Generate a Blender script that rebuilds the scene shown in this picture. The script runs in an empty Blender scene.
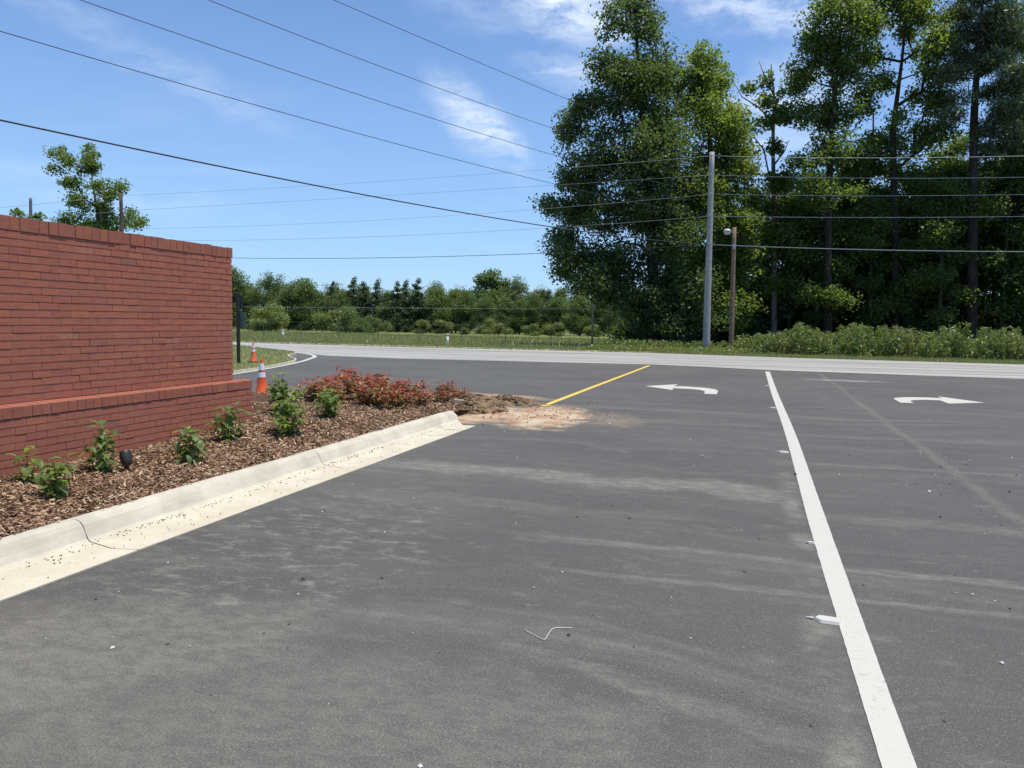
import bpy, math, random
import numpy as np
from math import radians as R, sin, cos, pi

# ------------------------------------------------------------------ scene, camera, light
SC = bpy.context.scene
COL = SC.collection
F, CX, CY, EYE = 769.0, 512.0, 384.0, 1.55
YAW, PITCH, ROLL = R(17.215), R(4.724), R(0.85)


def camera():
    f = np.array([-sin(YAW)*cos(PITCH), cos(YAW)*cos(PITCH), -sin(PITCH)])
    r0 = np.array([cos(YAW), sin(YAW), 0.0])
    u0 = np.cross(r0, f)
    r = r0*cos(ROLL)+u0*sin(ROLL)
    u = -r0*sin(ROLL)+u0*cos(ROLL)
    cam = bpy.data.cameras.new("camera")
    cam.sensor_width = 36.0
    cam.lens = F/1024*36.0
    cam.clip_start, cam.clip_end = 0.05, 6000
    o = bpy.data.objects.new("camera", cam)
    COL.objects.link(o)
    from mathutils import Matrix
    M = Matrix(((r[0], u[0], -f[0], 0), (r[1], u[1], -f[1], 0), (r[2], u[2], -f[2], EYE), (0, 0, 0, 1)))
    o.matrix_world = M
    SC.camera = o
    return r, u, f


CR, CU, CF = camera()
SUN_AZ, SUN_EL = R(90), R(73)

sun = bpy.data.lights.new("sun", 'SUN')
sun.energy = 4.2
sun.angle = R(0.55)
sun.color = (1.0, 0.935, 0.81)
so = bpy.data.objects.new("sun", sun)
# light travels along local -Z: aim it from the sun's position towards the ground
from mathutils import Vector
sd = Vector((sin(SUN_AZ)*cos(SUN_EL), cos(SUN_AZ)*cos(SUN_EL), sin(SUN_EL)))
so.rotation_euler = sd.to_track_quat('Z', 'Y').to_euler()
so.location = (20, 20, 60)
COL.objects.link(so)

SC.view_settings.view_transform = 'Standard'
SC.view_settings.look = 'None'
SC.view_settings.exposure = 0.22
SC.view_settings.gamma = 1
SC.view_settings.use_curve_mapping = False
SC.render.engine = 'CYCLES'
SC.cycles.use_denoising = True
SC.cycles.max_bounces = 9
SC.cycles.diffuse_bounces = 6
SC.cycles.transmission_bounces = 8
SC.cycles.transparent_max_bounces = 8
SC.cycles.caustics_reflective = False
SC.cycles.caustics_refractive = False


# ------------------------------------------------------------------ node helper
class NT:
    def __init__(s, tree):
        s.t = tree
        s.t.nodes.clear()

    def new(s, typ, ins=None, **props):
        n = s.t.nodes.new(typ)
        for k, v in props.items():
            setattr(n, k, v)
        if ins:
            for k, v in ins.items():
                s.put(n, k, v)
        return n

    def put(s, n, k, v):
        sock = n.inputs[k]
        if isinstance(v, bpy.types.NodeSocket):
            s.t.links.new(v, sock)
        elif isinstance(v, (tuple, list)) and sock.type == 'RGBA' and len(v) == 3:
            sock.default_value = (*v, 1)
        else:
            sock.default_value = v

    def m(s, op, a, b=None, c=None, clamp=False):
        n = s.new('ShaderNodeMath', operation=op, use_clamp=clamp)
        s.put(n, 0, a)
        if b is not None:
            s.put(n, 1, b)
        if c is not None:
            s.put(n, 2, c)
        return n.outputs[0]

    def v(s, op, a, b=None):
        n = s.new('ShaderNodeVectorMath', operation=op)
        s.put(n, 0, a)
        if b is not None:
            s.put(n, 1, b)
        return n

    def mix(s, fac, a, b, mode='MIX'):
        n = s.new('ShaderNodeMix', data_type='RGBA', blend_type=mode)
        s.put(n, 0, fac)
        s.put(n, 6, a)
        s.put(n, 7, b)
        return n.outputs[2]

    def noise(s, vec, scale, detail=4, rough=0.55, dist=0.0):
        n = s.new('ShaderNodeTexNoise', {'Scale': scale, 'Detail': detail, 'Roughness': rough, 'Distortion': dist})
        if vec is not None:
            s.put(n, 'Vector', vec)
        return n.outputs[0]

    def ramp(s, x, lo, hi, a=0.0, b=1.0, smooth=True):
        n = s.new('ShaderNodeMapRange', {0: x, 1: lo, 2: hi, 3: a, 4: b}, interpolation_type='SMOOTHSTEP' if smooth else 'LINEAR')
        return n.outputs[0]

    def mapping(s, vec, loc=(0, 0, 0), rot=(0, 0, 0), scale=(1, 1, 1), typ='POINT'):
        n = s.new('ShaderNodeMapping', vector_type=typ)
        s.put(n, 'Vector', vec)
        n.inputs['Location'].default_value = loc
        n.inputs['Rotation'].default_value = rot
        n.inputs['Scale'].default_value = scale
        return n.outputs[0]

    def pos(s):
        return s.new('ShaderNodeNewGeometry').outputs['Position']

    def rnd(s):
        return s.new('ShaderNodeNewGeometry').outputs['Random Per Island']

    def sep(s, vec):
        n = s.new('ShaderNodeSeparateXYZ')
        s.put(n, 0, vec)
        return n.outputs

    def blob(s, pos, x, y, rx, ry, ang=0.0, rag=0.0, ragscale=3.0):
        """soft ellipse on the ground, 1 inside and 0 outside"""
        d = s.v('LENGTH', s.mapping(pos, (x, y, 0), (0, 0, ang), (rx, ry, 1e6), 'TEXTURE')).outputs['Value']
        if rag:
            d = s.m('ADD', d, s.m('MULTIPLY', s.m('SUBTRACT', s.noise(pos, ragscale, 5, 0.65), 0.5), rag))
        return s.ramp(d, 1.0, 0.45)


def material(name):
    m = bpy.data.materials.new(name)
    m.use_nodes = True
    return m, NT(m.node_tree)


def finish(nt, color, rough=0.8, spec=0.3, bump=None, bstr=0.3, bdist=0.02, metal=0.0, rough_sock=None):
    p = nt.new('ShaderNodeBsdfPrincipled', {'Base Color': color, 'Roughness': rough if rough_sock is None else rough_sock,
                                            'Specular IOR Level': spec, 'Metallic': metal})
    if bump is not None:
        b = nt.new('ShaderNodeBump', {'Strength': bstr, 'Distance': bdist, 'Height': bump})
        nt.put(p, 'Normal', b.outputs[0])
    o = nt.new('ShaderNodeOutputMaterial')
    nt.t.links.new(p.outputs[0], o.inputs[0])
    return p


def ramp_node(nt, x, stops):
    n = nt.new('ShaderNodeValToRGB')
    nt.put(n, 0, x)
    el = n.color_ramp.elements
    while len(el) < len(stops):
        el.new(0.5)
    for e, (p, c) in zip(el, stops):
        e.position = p
        e.color = (*c, 1)
    return n.outputs[0]


# ------------------------------------------------------------------ sky
def make_sky():
    w = bpy.data.worlds.new("World")
    SC.world = w
    w.use_nodes = True
    nt = NT(w.node_tree)
    sky = nt.new('ShaderNodeTexSky', sky_type='NISHITA')
    sky.sun_disc = False
    sky.sun_elevation = SUN_EL
    sky.sun_rotation = SUN_AZ
    sky.altitude = 100
    sky.air_density = 1.0
    sky.dust_density = 0.35
    sky.ozone_density = 2.2
    d = nt.new('ShaderNodeTexCoord').outputs['Generated']
    x, y, z = nt.sep(d)
    zz = nt.m('MAXIMUM', z, 0.03)
    cp = nt.new('ShaderNodeCombineXYZ', {0: nt.m('DIVIDE', x, zz), 1: nt.m('DIVIDE', y, zz), 2: 0.0}).outputs[0]
    az = nt.m('MULTIPLY', nt.m('ARCTAN2', x, y), 180/pi)
    el = nt.m('MULTIPLY', nt.m('ARCSINE', z), 180/pi)
    ae = nt.new('ShaderNodeCombineXYZ', {0: az, 1: el, 2: 0.0}).outputs[0]
    # streaky cirrus, broken by noise, thicker in a few places of the sky
    warp = nt.noise(nt.mapping(ae, scale=(0.10, 0.16, 1)), 1.0, 3, 0.6)
    wv = nt.v('ADD', ae, nt.new('ShaderNodeCombineXYZ', {0: nt.m('MULTIPLY', nt.m('SUBTRACT', warp, 0.5), 3.5), 1: nt.m('MULTIPLY', nt.m('SUBTRACT', nt.noise(nt.mapping(ae, (7, 3, 0), scale=(0.3, 0.4, 1)), 1.0, 4, 0.6), 0.5), 2.2), 2: 0.0}).outputs[0]).outputs[0]
    fib = nt.noise(nt.mapping(wv, rot=(0, 0, R(32)), scale=(0.16, 0.75, 1)), 1.0, 6, 0.62)
    fine = nt.noise(nt.mapping(wv, scale=(0.7, 0.9, 1)), 1.0, 6, 0.65)
    cover = None
    spots = [(-19.9, 13.9, 3.9, 1.35, -40, 1.0), (-17.6, 12.2, 2.0, 0.9, -62, 0.6), (-13.3, 21.6, 4.4, 2.0, -14, 1.15),
             (-12.6, 17.3, 3.8, 0.9, -8, 0.6), (0.5, 20.4, 7.5, 1.3, -9, 0.75), (0.8, 14.0, 5.0, 3.0, 30, 0.6),
             (-42, 16.2, 9.0, 1.0, -22, 0.28), (-20, 21.5, 5, 1.6, -12, 0.22), (-47, 8.0, 9, 1.2, -5, 0.2)]
    for (a, e, ra, re_, ang, st) in spots:
        dd = nt.v('LENGTH', nt.mapping(wv, (a, e, 0), (0, 0, R(ang)), (ra, re_, 1e6), 'TEXTURE')).outputs['Value']
        b = nt.m('MULTIPLY', nt.ramp(dd, 1.7, 0.1), st)
        cover = b if cover is None else nt.m('MAXIMUM', cover, b)
    body = nt.m('ADD', nt.m('MULTIPLY', fib, 1.25), nt.m('MULTIPLY', fine, 0.35))
    dens = nt.m('MULTIPLY', cover, nt.ramp(body, 0.50, 1.08), clamp=True)
    veil = nt.m('MULTIPLY', nt.ramp(nt.noise(nt.mapping(cp, scale=(0.45, 0.8, 1)), 1.0, 5, 0.6), 0.5, 0.85), 0.16)
    dens = nt.m('MAXIMUM', dens, nt.m('MULTIPLY', veil, nt.ramp(z, 0.0, 0.2)))
    # air near the ground is paler
    low = nt.ramp(z, 0.62, -0.02, 0, 0.44)
    base = nt.mix(low, nt.mix(1.0, sky.outputs[0], (0.76, 1.01, 1.34), 'MULTIPLY'), (4.3, 6.5, 9.6))
    col = nt.mix(dens, base, (8.0, 8.9, 10.2))
    bg = nt.new('ShaderNodeBackground', {'Color': col, 'Strength': 0.10})
    o = nt.new('ShaderNodeOutputWorld')
    nt.t.links.new(bg.outputs[0], o.inputs[0])


make_sky()


# ------------------------------------------------------------------ authoring helpers
def at(px, py, Y):
    """the place in the world, on the upright plane at distance Y ahead, seen at this spot of the photo"""
    dx, dy = px-CX, py-CY
    d = CF*F+CR*dx-CU*dy
    t = Y/d[1]
    return np.array([d[0]*t, Y, EYE+d[2]*t])


def zt(x, y):
    """height of the land"""
    x = np.asarray(x, float)
    y = np.asarray(y, float)
    fall = np.interp(y, [41, 60, 110, 170, 400], [0, -0.2, -0.55, -1.2, -1.6])
    k = np.clip((6-x)/14, 0, 1)
    k = k*k*(3-2*k)
    return fall*(0.25+0.75*k)


def tag(o, label=None, cat=None, group=None, kind=None):
    if label:
        o['label'] = label
    if cat:
        o['category'] = cat
    if group:
        o['group'] = group
    if kind:
        o['kind'] = kind
    return o


def empty(name, loc, rz=0.0, label=None, cat=None, group=None):
    o = bpy.data.objects.new(name, None)
    o.empty_display_size = 0.2
    o.location = loc
    o.rotation_euler = (0, 0, rz)
    COL.objects.link(o)
    return tag(o, label, cat, group)


def copy_tree(o, parent=None):
    c = o.copy()
    COL.objects.link(c)
    if parent is not None:
        c.parent = parent
    for ch in [k for k in COL.objects if k.parent == o]:
        copy_tree(ch, c)
    return c


def link(name, me, parent=None):
    o = bpy.data.objects.new(name, me)
    COL.objects.link(o)
    if parent is not None:
        o.parent = parent
    return o


class MB:
    """collects polygons, links them as one mesh object"""

    def __init__(s):
        s.V, s.Fc, s.mi = [], [], []
        s.n = 0

    def add(s, verts, faces, mat=0):
        b = s.n
        s.V.append(np.asarray(verts, float).reshape(-1, 3))
        s.n += len(verts)
        for f in faces:
            s.Fc.append([i+b for i in f])
            s.mi.append(mat)
        return s

    def box(s, x0, x1, y0, y1, z0, z1, mat=0):
        return s.add([(x0, y0, z0), (x1, y0, z0), (x1, y1, z0), (x0, y1, z0), (x0, y0, z1), (x1, y0, z1), (x1, y1, z1), (x0, y1, z1)],
                     [(0, 3, 2, 1), (4, 5, 6, 7), (0, 1, 5, 4), (1, 2, 6, 5), (2, 3, 7, 6), (3, 0, 4, 7)], mat)

    def tube(s, pts, rad, sides=8, mat=0, cap=True):
        pts = np.asarray(pts, float)
        rad = np.broadcast_to(np.asarray(rad, float), (len(pts),))
        T = np.gradient(pts, axis=0)
        T /= np.linalg.norm(T, axis=1)[:, None]+1e-12
        ref = np.array([0, 0, 1.0]) if abs(T[0][2]) < 0.9 else np.array([1.0, 0, 0])
        A = np.cross(T, ref)
        A /= np.linalg.norm(A, axis=1)[:, None]+1e-12
        B = np.cross(T, A)
        th = np.arange(sides)*2*pi/sides
        V = pts[:, None, :]+rad[:, None, None]*(A[:, None, :]*np.cos(th)[None, :, None]+B[:, None, :]*np.sin(th)[None, :, None])
        fs = []
        for i in range(len(pts)-1):
            for j in range(sides):
                k = (j+1) % sides
                fs.append((i*sides+j, i*sides+k, (i+1)*sides+k, (i+1)*sides+j))
        if cap:
            fs.append(tuple(range(sides-1, -1, -1)))
            fs.append(tuple((len(pts)-1)*sides+j for j in range(sides)))
        return s.add(V.reshape(-1, 3), fs, mat)

    def lathe(s, prof, sides=24, mat=0, c=(0, 0, 0), cap=True):
        th = np.arange(sides)*2*pi/sides
        V = [(c[0]+r*cos(t), c[1]+r*sin(t), c[2]+z) for r, z in prof for t in th]
        fs = []
        for i in range(len(prof)-1):
            for j in range(sides):
                k = (j+1) % sides
                fs.append((i*sides+j, i*sides+k, (i+1)*sides+k, (i+1)*sides+j))
        if cap:
            fs.append(tuple(range(sides-1, -1, -1)))
            fs.append(tuple((len(prof)-1)*sides+j for j in range(sides)))
        return s.add(V, fs, mat)

    def prism(s, poly, z0, z1, mat=0):
        n = len(poly)
        V = [(x, y, z0) for x, y in poly]+[(x, y, z1) for x, y in poly]
        fs = [tuple(range(n-1, -1, -1)), tuple(range(n, 2*n))]+[(i, (i+1) % n, n+(i+1) % n, n+i) for i in range(n)]
        return s.add(V, fs, mat)

    def mesh(s, name, mats, smooth=False):
        me = bpy.data.meshes.new(name)
        me.from_pydata(np.concatenate(s.V).tolist(), [], s.Fc)
        mats = mats if isinstance(mats, (list, tuple)) else [mats]
        for m in mats:
            me.materials.append(m)
        if len(mats) > 1:
            me.polygons.foreach_set('material_index', s.mi)
        if smooth:
            me.polygons.foreach_set('use_smooth', [True]*len(s.Fc))
        me.update()
        return me

    def build(s, name, mats, parent=None, smooth=False):
        return link(name, s.mesh(name, mats, smooth), parent)


def quad_mesh(name, V, mat):
    """V: (n,4,3) separate quads, quick"""
    n = len(V)
    me = bpy.data.meshes.new(name)
    me.vertices.add(n*4)
    me.vertices.foreach_set('co', np.asarray(V, np.float32).ravel())
    me.loops.add(n*4)
    me.loops.foreach_set('vertex_index', np.arange(n*4, dtype=np.int32))
    me.polygons.add(n)
    me.polygons.foreach_set('loop_start', np.arange(n, dtype=np.int32)*4)
    me.polygons.foreach_set('loop_total', np.full(n, 4, np.int32))
    me.materials.append(mat)
    me.update()
    me.validate()
    return me


def leaf_quads(rng, C, size, up=0.6, width=0.62, droop=0.0):
    """diamond shaped leaves at C"""
    n = len(C)
    size = np.broadcast_to(np.asarray(size, float), (n,))*rng.uniform(0.65, 1.35, n)
    N = rng.normal(size=(n, 3))
    N[:, 2] += up*1.6
    N /= np.linalg.norm(N, axis=1)[:, None]
    D = rng.normal(size=(n, 3))
    D[:, 2] -= droop
    D -= N*(D*N).sum(1)[:, None]
    D /= np.linalg.norm(D, axis=1)[:, None]
    S = np.cross(N, D)
    a = D*size[:, None]*0.5
    b = S*size[:, None]*0.5*width
    k = N*size[:, None]*0.13
    return np.stack([C-a-k*0.6, C+b*1.0+k-a*0.1, C+a-k*0.6, C-b*1.0+k-a*0.1], 1)


# ------------------------------------------------------------------ materials
def blend_leaf(name, ca, cb, cc, trans=(0.16, 0.24, 0.03), tf=0.32, nscale=0.6, rough=0.45, spec=0.5):
    m, nt = material(name)
    r = nt.rnd()
    big = nt.noise(nt.pos(), nscale, 3, 0.6)
    c = nt.mix(nt.ramp(r, 0, 1, smooth=False), ca, cb)
    c = nt.mix(nt.ramp(big, 0.42, 0.68, 0, 0.85), c, cc)
    p = nt.new('ShaderNodeBsdfPrincipled', {'Base Color': c, 'Roughness': rough, 'Specular IOR Level': spec})
    t = nt.new('ShaderNodeBsdfTranslucent', {'Color': nt.mix(0.5, trans, nt.mix(1.0, c, (2.2, 2.2, 1.0), 'MULTIPLY'))})
    mx = nt.new('ShaderNodeMixShader', {0: tf})
    nt.t.links.new(p.outputs[0], mx.inputs[1])
    nt.t.links.new(t.outputs[0], mx.inputs[2])
    o = nt.new('ShaderNodeOutputMaterial')
    nt.t.links.new(mx.outputs[0], o.inputs[0])
    return m


def mat_bark(name, ca=(0.055, 0.045, 0.036), cb=(0.13, 0.11, 0.09)):
    m, nt = material(name)
    p = nt.mapping(nt.pos(), scale=(6, 6, 1.2))
    n = nt.noise(p, 1.6, 6, 0.7)
    finish(nt, nt.mix(nt.ramp(n, 0.35, 0.7), ca, cb), 0.9, 0.15, n, 0.5, 0.03)
    return m


def mat_plain(name, c, rough=0.7, spec=0.3, var=0.12, scale=8.0, metal=0.0, bstr=0.1):
    m, nt = material(name)
    n = nt.noise(nt.pos(), scale, 6, 0.65)
    d = tuple(v*(1-var*1.6) for v in c)
    l = tuple(min(1, v*(1+var)) for v in c)
    finish(nt, nt.mix(nt.ramp(n, 0.3, 0.7), d, l), rough, spec, n, bstr, 0.01, metal)
    return m


def mat_asphalt():
    m, nt = material("asphalt")
    P = nt.pos()
    x, y, z = nt.sep(P)
    big = nt.noise(P, 0.35, 4, 0.6)
    med = nt.noise(P, 2.2, 5, 0.65)
    # dust dragged along the paving direction (across the lanes)
    Pw = nt.v('ADD', P, nt.new('ShaderNodeCombineXYZ', {0: 0.0, 1: nt.m('MULTIPLY', nt.m('SUBTRACT', nt.noise(P, 0.22, 3), 0.5), 3.0), 2: 0.0}).outputs[0]).outputs[0]
    st1 = nt.noise(nt.mapping(Pw, rot=(0, 0, R(-4)), scale=(0.16, 2.3, 1)), 1.0, 5, 0.62)
    st2 = nt.noise(nt.mapping(Pw, (4, 9, 0), (0, 0, R(5)), (0.5, 7.5, 1)), 1.0, 5, 0.7)
    blot = nt.noise(nt.mapping(P, (9, 2, 0), (0, 0, 0), (1.0, 1.9, 1)), 2.6, 6, 0.7)
    speck = nt.noise(P, 130, 3, 0.75)
    vor = nt.new('ShaderNodeTexVoronoi', {'Vector': P, 'Scale': 150.0}, feature='F1')
    fleck = nt.ramp(nt.sep(vor.outputs['Color'])[0], 0.86, 1.0)
    base = nt.mix(nt.ramp(big, 0.3, 0.7), (0.068, 0.0675, 0.061), (0.094, 0.0925, 0.081))
    base = nt.mix(nt.m('MULTIPLY', nt.ramp(speck, 0.44, 0.66), 0.6), base, (0.165, 0.147, 0.139))
    base = nt.mix(nt.m('MULTIPLY', nt.ramp(speck, 0.50, 0.30), 0.7), base, (0.030, 0.030, 0.031))
    base = nt.mix(nt.m('MULTIPLY', fleck, 0.36), base, (0.26, 0.255, 0.235))
    dust = (0.30, 0.29, 0.235)
    d = nt.m('MULTIPLY', nt.ramp(st1, 0.48, 0.76), 0.42)
    d = nt.m('MAXIMUM', d, nt.m('MULTIPLY', nt.ramp(st2, 0.60, 0.82), nt.m('MULTIPLY', nt.ramp(big, 0.32, 0.58), 0.75)))
    d = nt.m('MAXIMUM', d, nt.m('MULTIPLY', nt.ramp(blot, 0.50, 0.76), nt.m('MULTIPLY', nt.ramp(med, 0.32, 0.62), 0.55)))
    d = nt.m('MAXIMUM', d, nt.m('MULTIPLY', nt.ramp(nt.noise(nt.mapping(P, (3, 1, 0), scale=(1.0, 2.2, 1)), 5.5, 5, 0.68), 0.64, 0.74), 0.85))
    # dusty bands lying across the lot
    for (by, hw, sl, st, x0, x1) in [(7.35, 0.42, -0.03, 0.55, -3.6, 0.45), (5.25, 0.10, -0.02, 0.38, -1.2, 3.0), (4.62, 0.07, 0.03, 0.34, -0.9, 3.0),
                                     (6.6, 0.2, 0.0, 0.25, 0.7, 5.0), (3.05, 0.14, -0.35, 0.3, -0.9, 0.5), (12.2, 0.25, 0.05, 0.25, -2.5, 0.4), (9.1, 0.12, 0.05, 0.3, 0.7, 6), (13.8, 0.15, 0.02, 0.4, -3.5, 0.2)]:
        yy = nt.m('SUBTRACT', nt.m('SUBTRACT', y, by), nt.m('MULTIPLY', x, sl))
        yy = nt.m('ADD', yy, nt.m('MULTIPLY', nt.m('SUBTRACT', nt.noise(P, 1.1, 3), 0.5), hw*2.2))
        k = nt.m('MULTIPLY', nt.ramp(nt.m('ABSOLUTE', yy), hw, hw*0.2), nt.m('MULTIPLY', nt.ramp(x, x0-0.8, x0+0.3), nt.ramp(x, x1+0.3, x1-0.5)))
        k = nt.m('MULTIPLY', k, nt.ramp(nt.noise(nt.mapping(P, scale=(1.0, 6.0, 1)), 3.0, 5, 0.7), 0.3, 0.66, 0.25, 1.0))
        d = nt.m('MAXIMUM', d, nt.m('MULTIPLY', k, st*1.55))
    # paving joint with dust caught along it
    xj = nt.m('ADD', nt.m('SUBTRACT', x, 2.12), nt.m('MULTIPLY', nt.m('SUBTRACT', nt.noise(P, 0.7, 4), 0.5), 0.16))
    k = nt.m('MULTIPLY', nt.ramp(nt.m('ABSOLUTE', xj), 0.11, 0.01), nt.ramp(med, 0.3, 0.6, 0.35, 1))
    d = nt.m('MAXIMUM', d, nt.m('MULTIPLY', k, 0.36))
    # overspray beside the painted lane line
    xl = nt.m('ABSOLUTE', nt.m('SUBTRACT', x, 0.40))
    k = nt.m('MULTIPLY', nt.ramp(xl, 0.15, 0.0), nt.m('MULTIPLY', nt.ramp(y, 12, 6), nt.ramp(nt.noise(P, 2.0, 4), 0.4, 0.66)))
    d = nt.m('MAXIMUM', d, nt.m('MULTIPLY', k, 0.75))
    # grey dusty corner near the kerb
    d = nt.m('MAXIMUM', d, nt.m('MULTIPLY', nt.blob(P, -3.0, 2.7, 1.5, 0.8, 0.5, 1.3, 2.5), 0.42))
    d = nt.m('MAXIMUM', d, nt.m('MULTIPLY', nt.blob(P, -1.4, 2.4, 1.9, 0.9, 0.2, 1.2, 2.5), 0.30))
    d = nt.m('MAXIMUM', d, nt.m('MULTIPLY', nt.blob(P, -2.9, 4.4, 1.3, 2.6, 0.0, 0.9, 1.2), nt.m('MULTIPLY', nt.ramp(nt.noise(nt.mapping(P, (5, 5, 0), scale=(1.0, 2.0, 1)), 4.5, 6, 0.7), 0.47, 0.68), 0.75)))
    d = nt.m('MULTIPLY', d, nt.m('MULTIPLY', nt.ramp(speck, 0.36, 0.62, 0.45, 1.1), nt.ramp(nt.noise(nt.mapping(P, scale=(1, 1.7, 1)), 7.0, 5, 0.75), 0.36, 0.62, 0.35, 1.05)))
    col = nt.mix(d, base, dust)
    # soil washed over the paving at the nose of the bed
    soil = nt.mix(nt.ramp(nt.noise(P, 2.4, 5, 0.7), 0.36, 0.66), (0.36, 0.215, 0.115), (0.55, 0.45, 0.31))
    sm = None
    for b in [(-3.2, 12.1, 0.95, 1.95, 0.12, 1.25, 4.5, 1.0), (-4.2, 11.9, 0.8, 1.6, 0.0, 0.9, 4.0, 1.0), (-5.4, 14.95, 2.0, 0.55, -0.1, 0.8, 2.0, 0.8), (-7.6, 14.9, 1.4, 0.3, 0.1, 1.0, 2.0, 0.4),
              (-2.1, 12.1, 0.6, 1.2, 0.3, 1.4, 3.0, 0.22)]:
        q = nt.m('MULTIPLY', nt.blob(P, *b[:7]), b[7])
        sm = q if sm is None else nt.m('MAXIMUM', sm, q)
    col = nt.mix(sm, col, soil)
    # smeared, worn-off paint further up the right lane
    pm = nt.m('MULTIPLY', nt.blob(P, 2.55, 23.4, 1.4, 0.5, 0.0, 0.9, 2.0), nt.ramp(nt.noise(nt.mapping(P, scale=(1, 3, 1)), 3.0, 4, 0.7), 0.4, 0.6))
    col = nt.mix(nt.m('MULTIPLY', pm, 0.5), col, (0.5, 0.5, 0.48))
    h = nt.m('ADD', nt.m('MULTIPLY', speck, 0.7), nt.m('MULTIPLY', nt.noise(P, 60, 3), 0.6))
    finish(nt, col, 0.82, 0.35, h, 0.35, 0.006)
    return m


def mat_road():
    m, nt = material("worn_road")
    P = nt.pos()
    x, y, z = nt.sep(P)
    st = nt.noise(nt.mapping(P, rot=(0, 0, R(1)), scale=(0.05, 1.5, 1)), 1.0, 6, 0.65)
    fi = nt.noise(nt.mapping(P, scale=(0.25, 4.0, 1)), 1.0, 6, 0.7)
    sp = nt.noise(P, 40, 3, 0.7)
    c = nt.mix(nt.ramp(st, 0.38, 0.60), (0.24, 0.234, 0.212), (0.43, 0.418, 0.38))
    c = nt.mix(nt.m('MULTIPLY', nt.ramp(fi, 0.5, 0.70), 0.6), c, (0.60, 0.58, 0.53))
    c = nt.mix(nt.m('MULTIPLY', nt.ramp(sp, 0.45, 0.7), 0.35), c, (0.20, 0.195, 0.185))
    for yc in (30.6, 32.3, 34.6, 36.2):
        k = nt.ramp(nt.m('ABSOLUTE', nt.m('SUBTRACT', y, yc)), 0.5, 0.1)
        c = nt.mix(nt.m('MULTIPLY', k, 0.22), c, (0.15, 0.148, 0.145))
    finish(nt, c, 0.85, 0.3, sp, 0.2, 0.01)
    return m


def mat_ground():
    m, nt = material("land")
    P = nt.pos()
    x, y, z = nt.sep(P)
    n1 = nt.noise(P, 0.12, 5, 0.6)
    n2 = nt.noise(nt.mapping(P, scale=(1, 0.5, 1)), 1.3, 6, 0.7)
    c = nt.mix(nt.ramp(n1, 0.35, 0.65), (0.13, 0.17, 0.05), (0.20, 0.21, 0.08))
    c = nt.mix(nt.m('MULTIPLY', nt.ramp(n2, 0.45, 0.72), 0.65), c, (0.26, 0.235, 0.12))
    # bare sandy track behind the verge
    yt = nt.m('ADD', nt.m('SUBTRACT', y, 41.0), nt.m('MULTIPLY', nt.m('SUBTRACT', n2, 0.5), 0.9))
    k = nt.m('MULTIPLY', nt.ramp(nt.m('ABSOLUTE', yt), 1.3, 0.7), nt.ramp(x, -3, -8))
    c = nt.mix(nt.m('MULTIPLY', k, 0.85), c, (0.48, 0.43, 0.32))
    # leaf litter under the wood
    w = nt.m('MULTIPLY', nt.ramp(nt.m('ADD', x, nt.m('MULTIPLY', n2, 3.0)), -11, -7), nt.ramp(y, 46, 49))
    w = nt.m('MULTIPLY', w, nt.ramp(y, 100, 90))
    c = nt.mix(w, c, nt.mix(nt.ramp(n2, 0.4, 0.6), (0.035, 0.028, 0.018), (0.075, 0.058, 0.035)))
    finish(nt, c, 0.95, 0.1, n2, 0.6, 0.08)
    return m


def mat_concrete():
    m, nt = material("pale_concrete")
    P = nt.pos()
    n = nt.noise(P, 3.0, 6, 0.65)
    f = nt.noise(P, 60, 4, 0.7)
    kx = nt.ramp(nt.sep(P)[0], -4.26, -4.22)
    c = nt.mix(kx, nt.mix(nt.ramp(n, 0.35, 0.68), (0.47, 0.435, 0.35), (0.575, 0.535, 0.435)), nt.mix(nt.ramp(n, 0.35, 0.68), (0.54, 0.49, 0.37), (0.62, 0.575, 0.45)))
    c = nt.mix(nt.m('MULTIPLY', nt.ramp(f, 0.55, 0.75), 0.4), c, (0.36, 0.33, 0.27))
    s = nt.noise(nt.mapping(P, scale=(3.0, 0.6, 3.0)), 2.0, 6, 0.75)
    c = nt.mix(nt.m('MULTIPLY', nt.ramp(s, 0.56, 0.78), 0.55), c, (0.36, 0.30, 0.21))
    finish(nt, c, 0.85, 0.25, f, 0.25, 0.006)
    return m


def mat_paint(name, c, worn=0.35):
    m, nt = material(name)
    P = nt.pos()
    n = nt.noise(P, 30, 5, 0.75)
    b = nt.noise(P, 1.6, 4, 0.6)
    k = nt.m('MAXIMUM', nt.m('MULTIPLY', nt.ramp(n, 0.54, 0.70), nt.ramp(b, 0.35, 0.65)), nt.m('MULTIPLY', nt.ramp(nt.noise(P, 110, 3, 0.8), 0.55, 0.72), 0.4))
    finish(nt, nt.mix(nt.m('MULTIPLY', k, worn), c, tuple(v*0.35 for v in c)), 0.6, 0.35, nt.noise(P, 150, 2), 0.25, 0.004)
    return m


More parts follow.
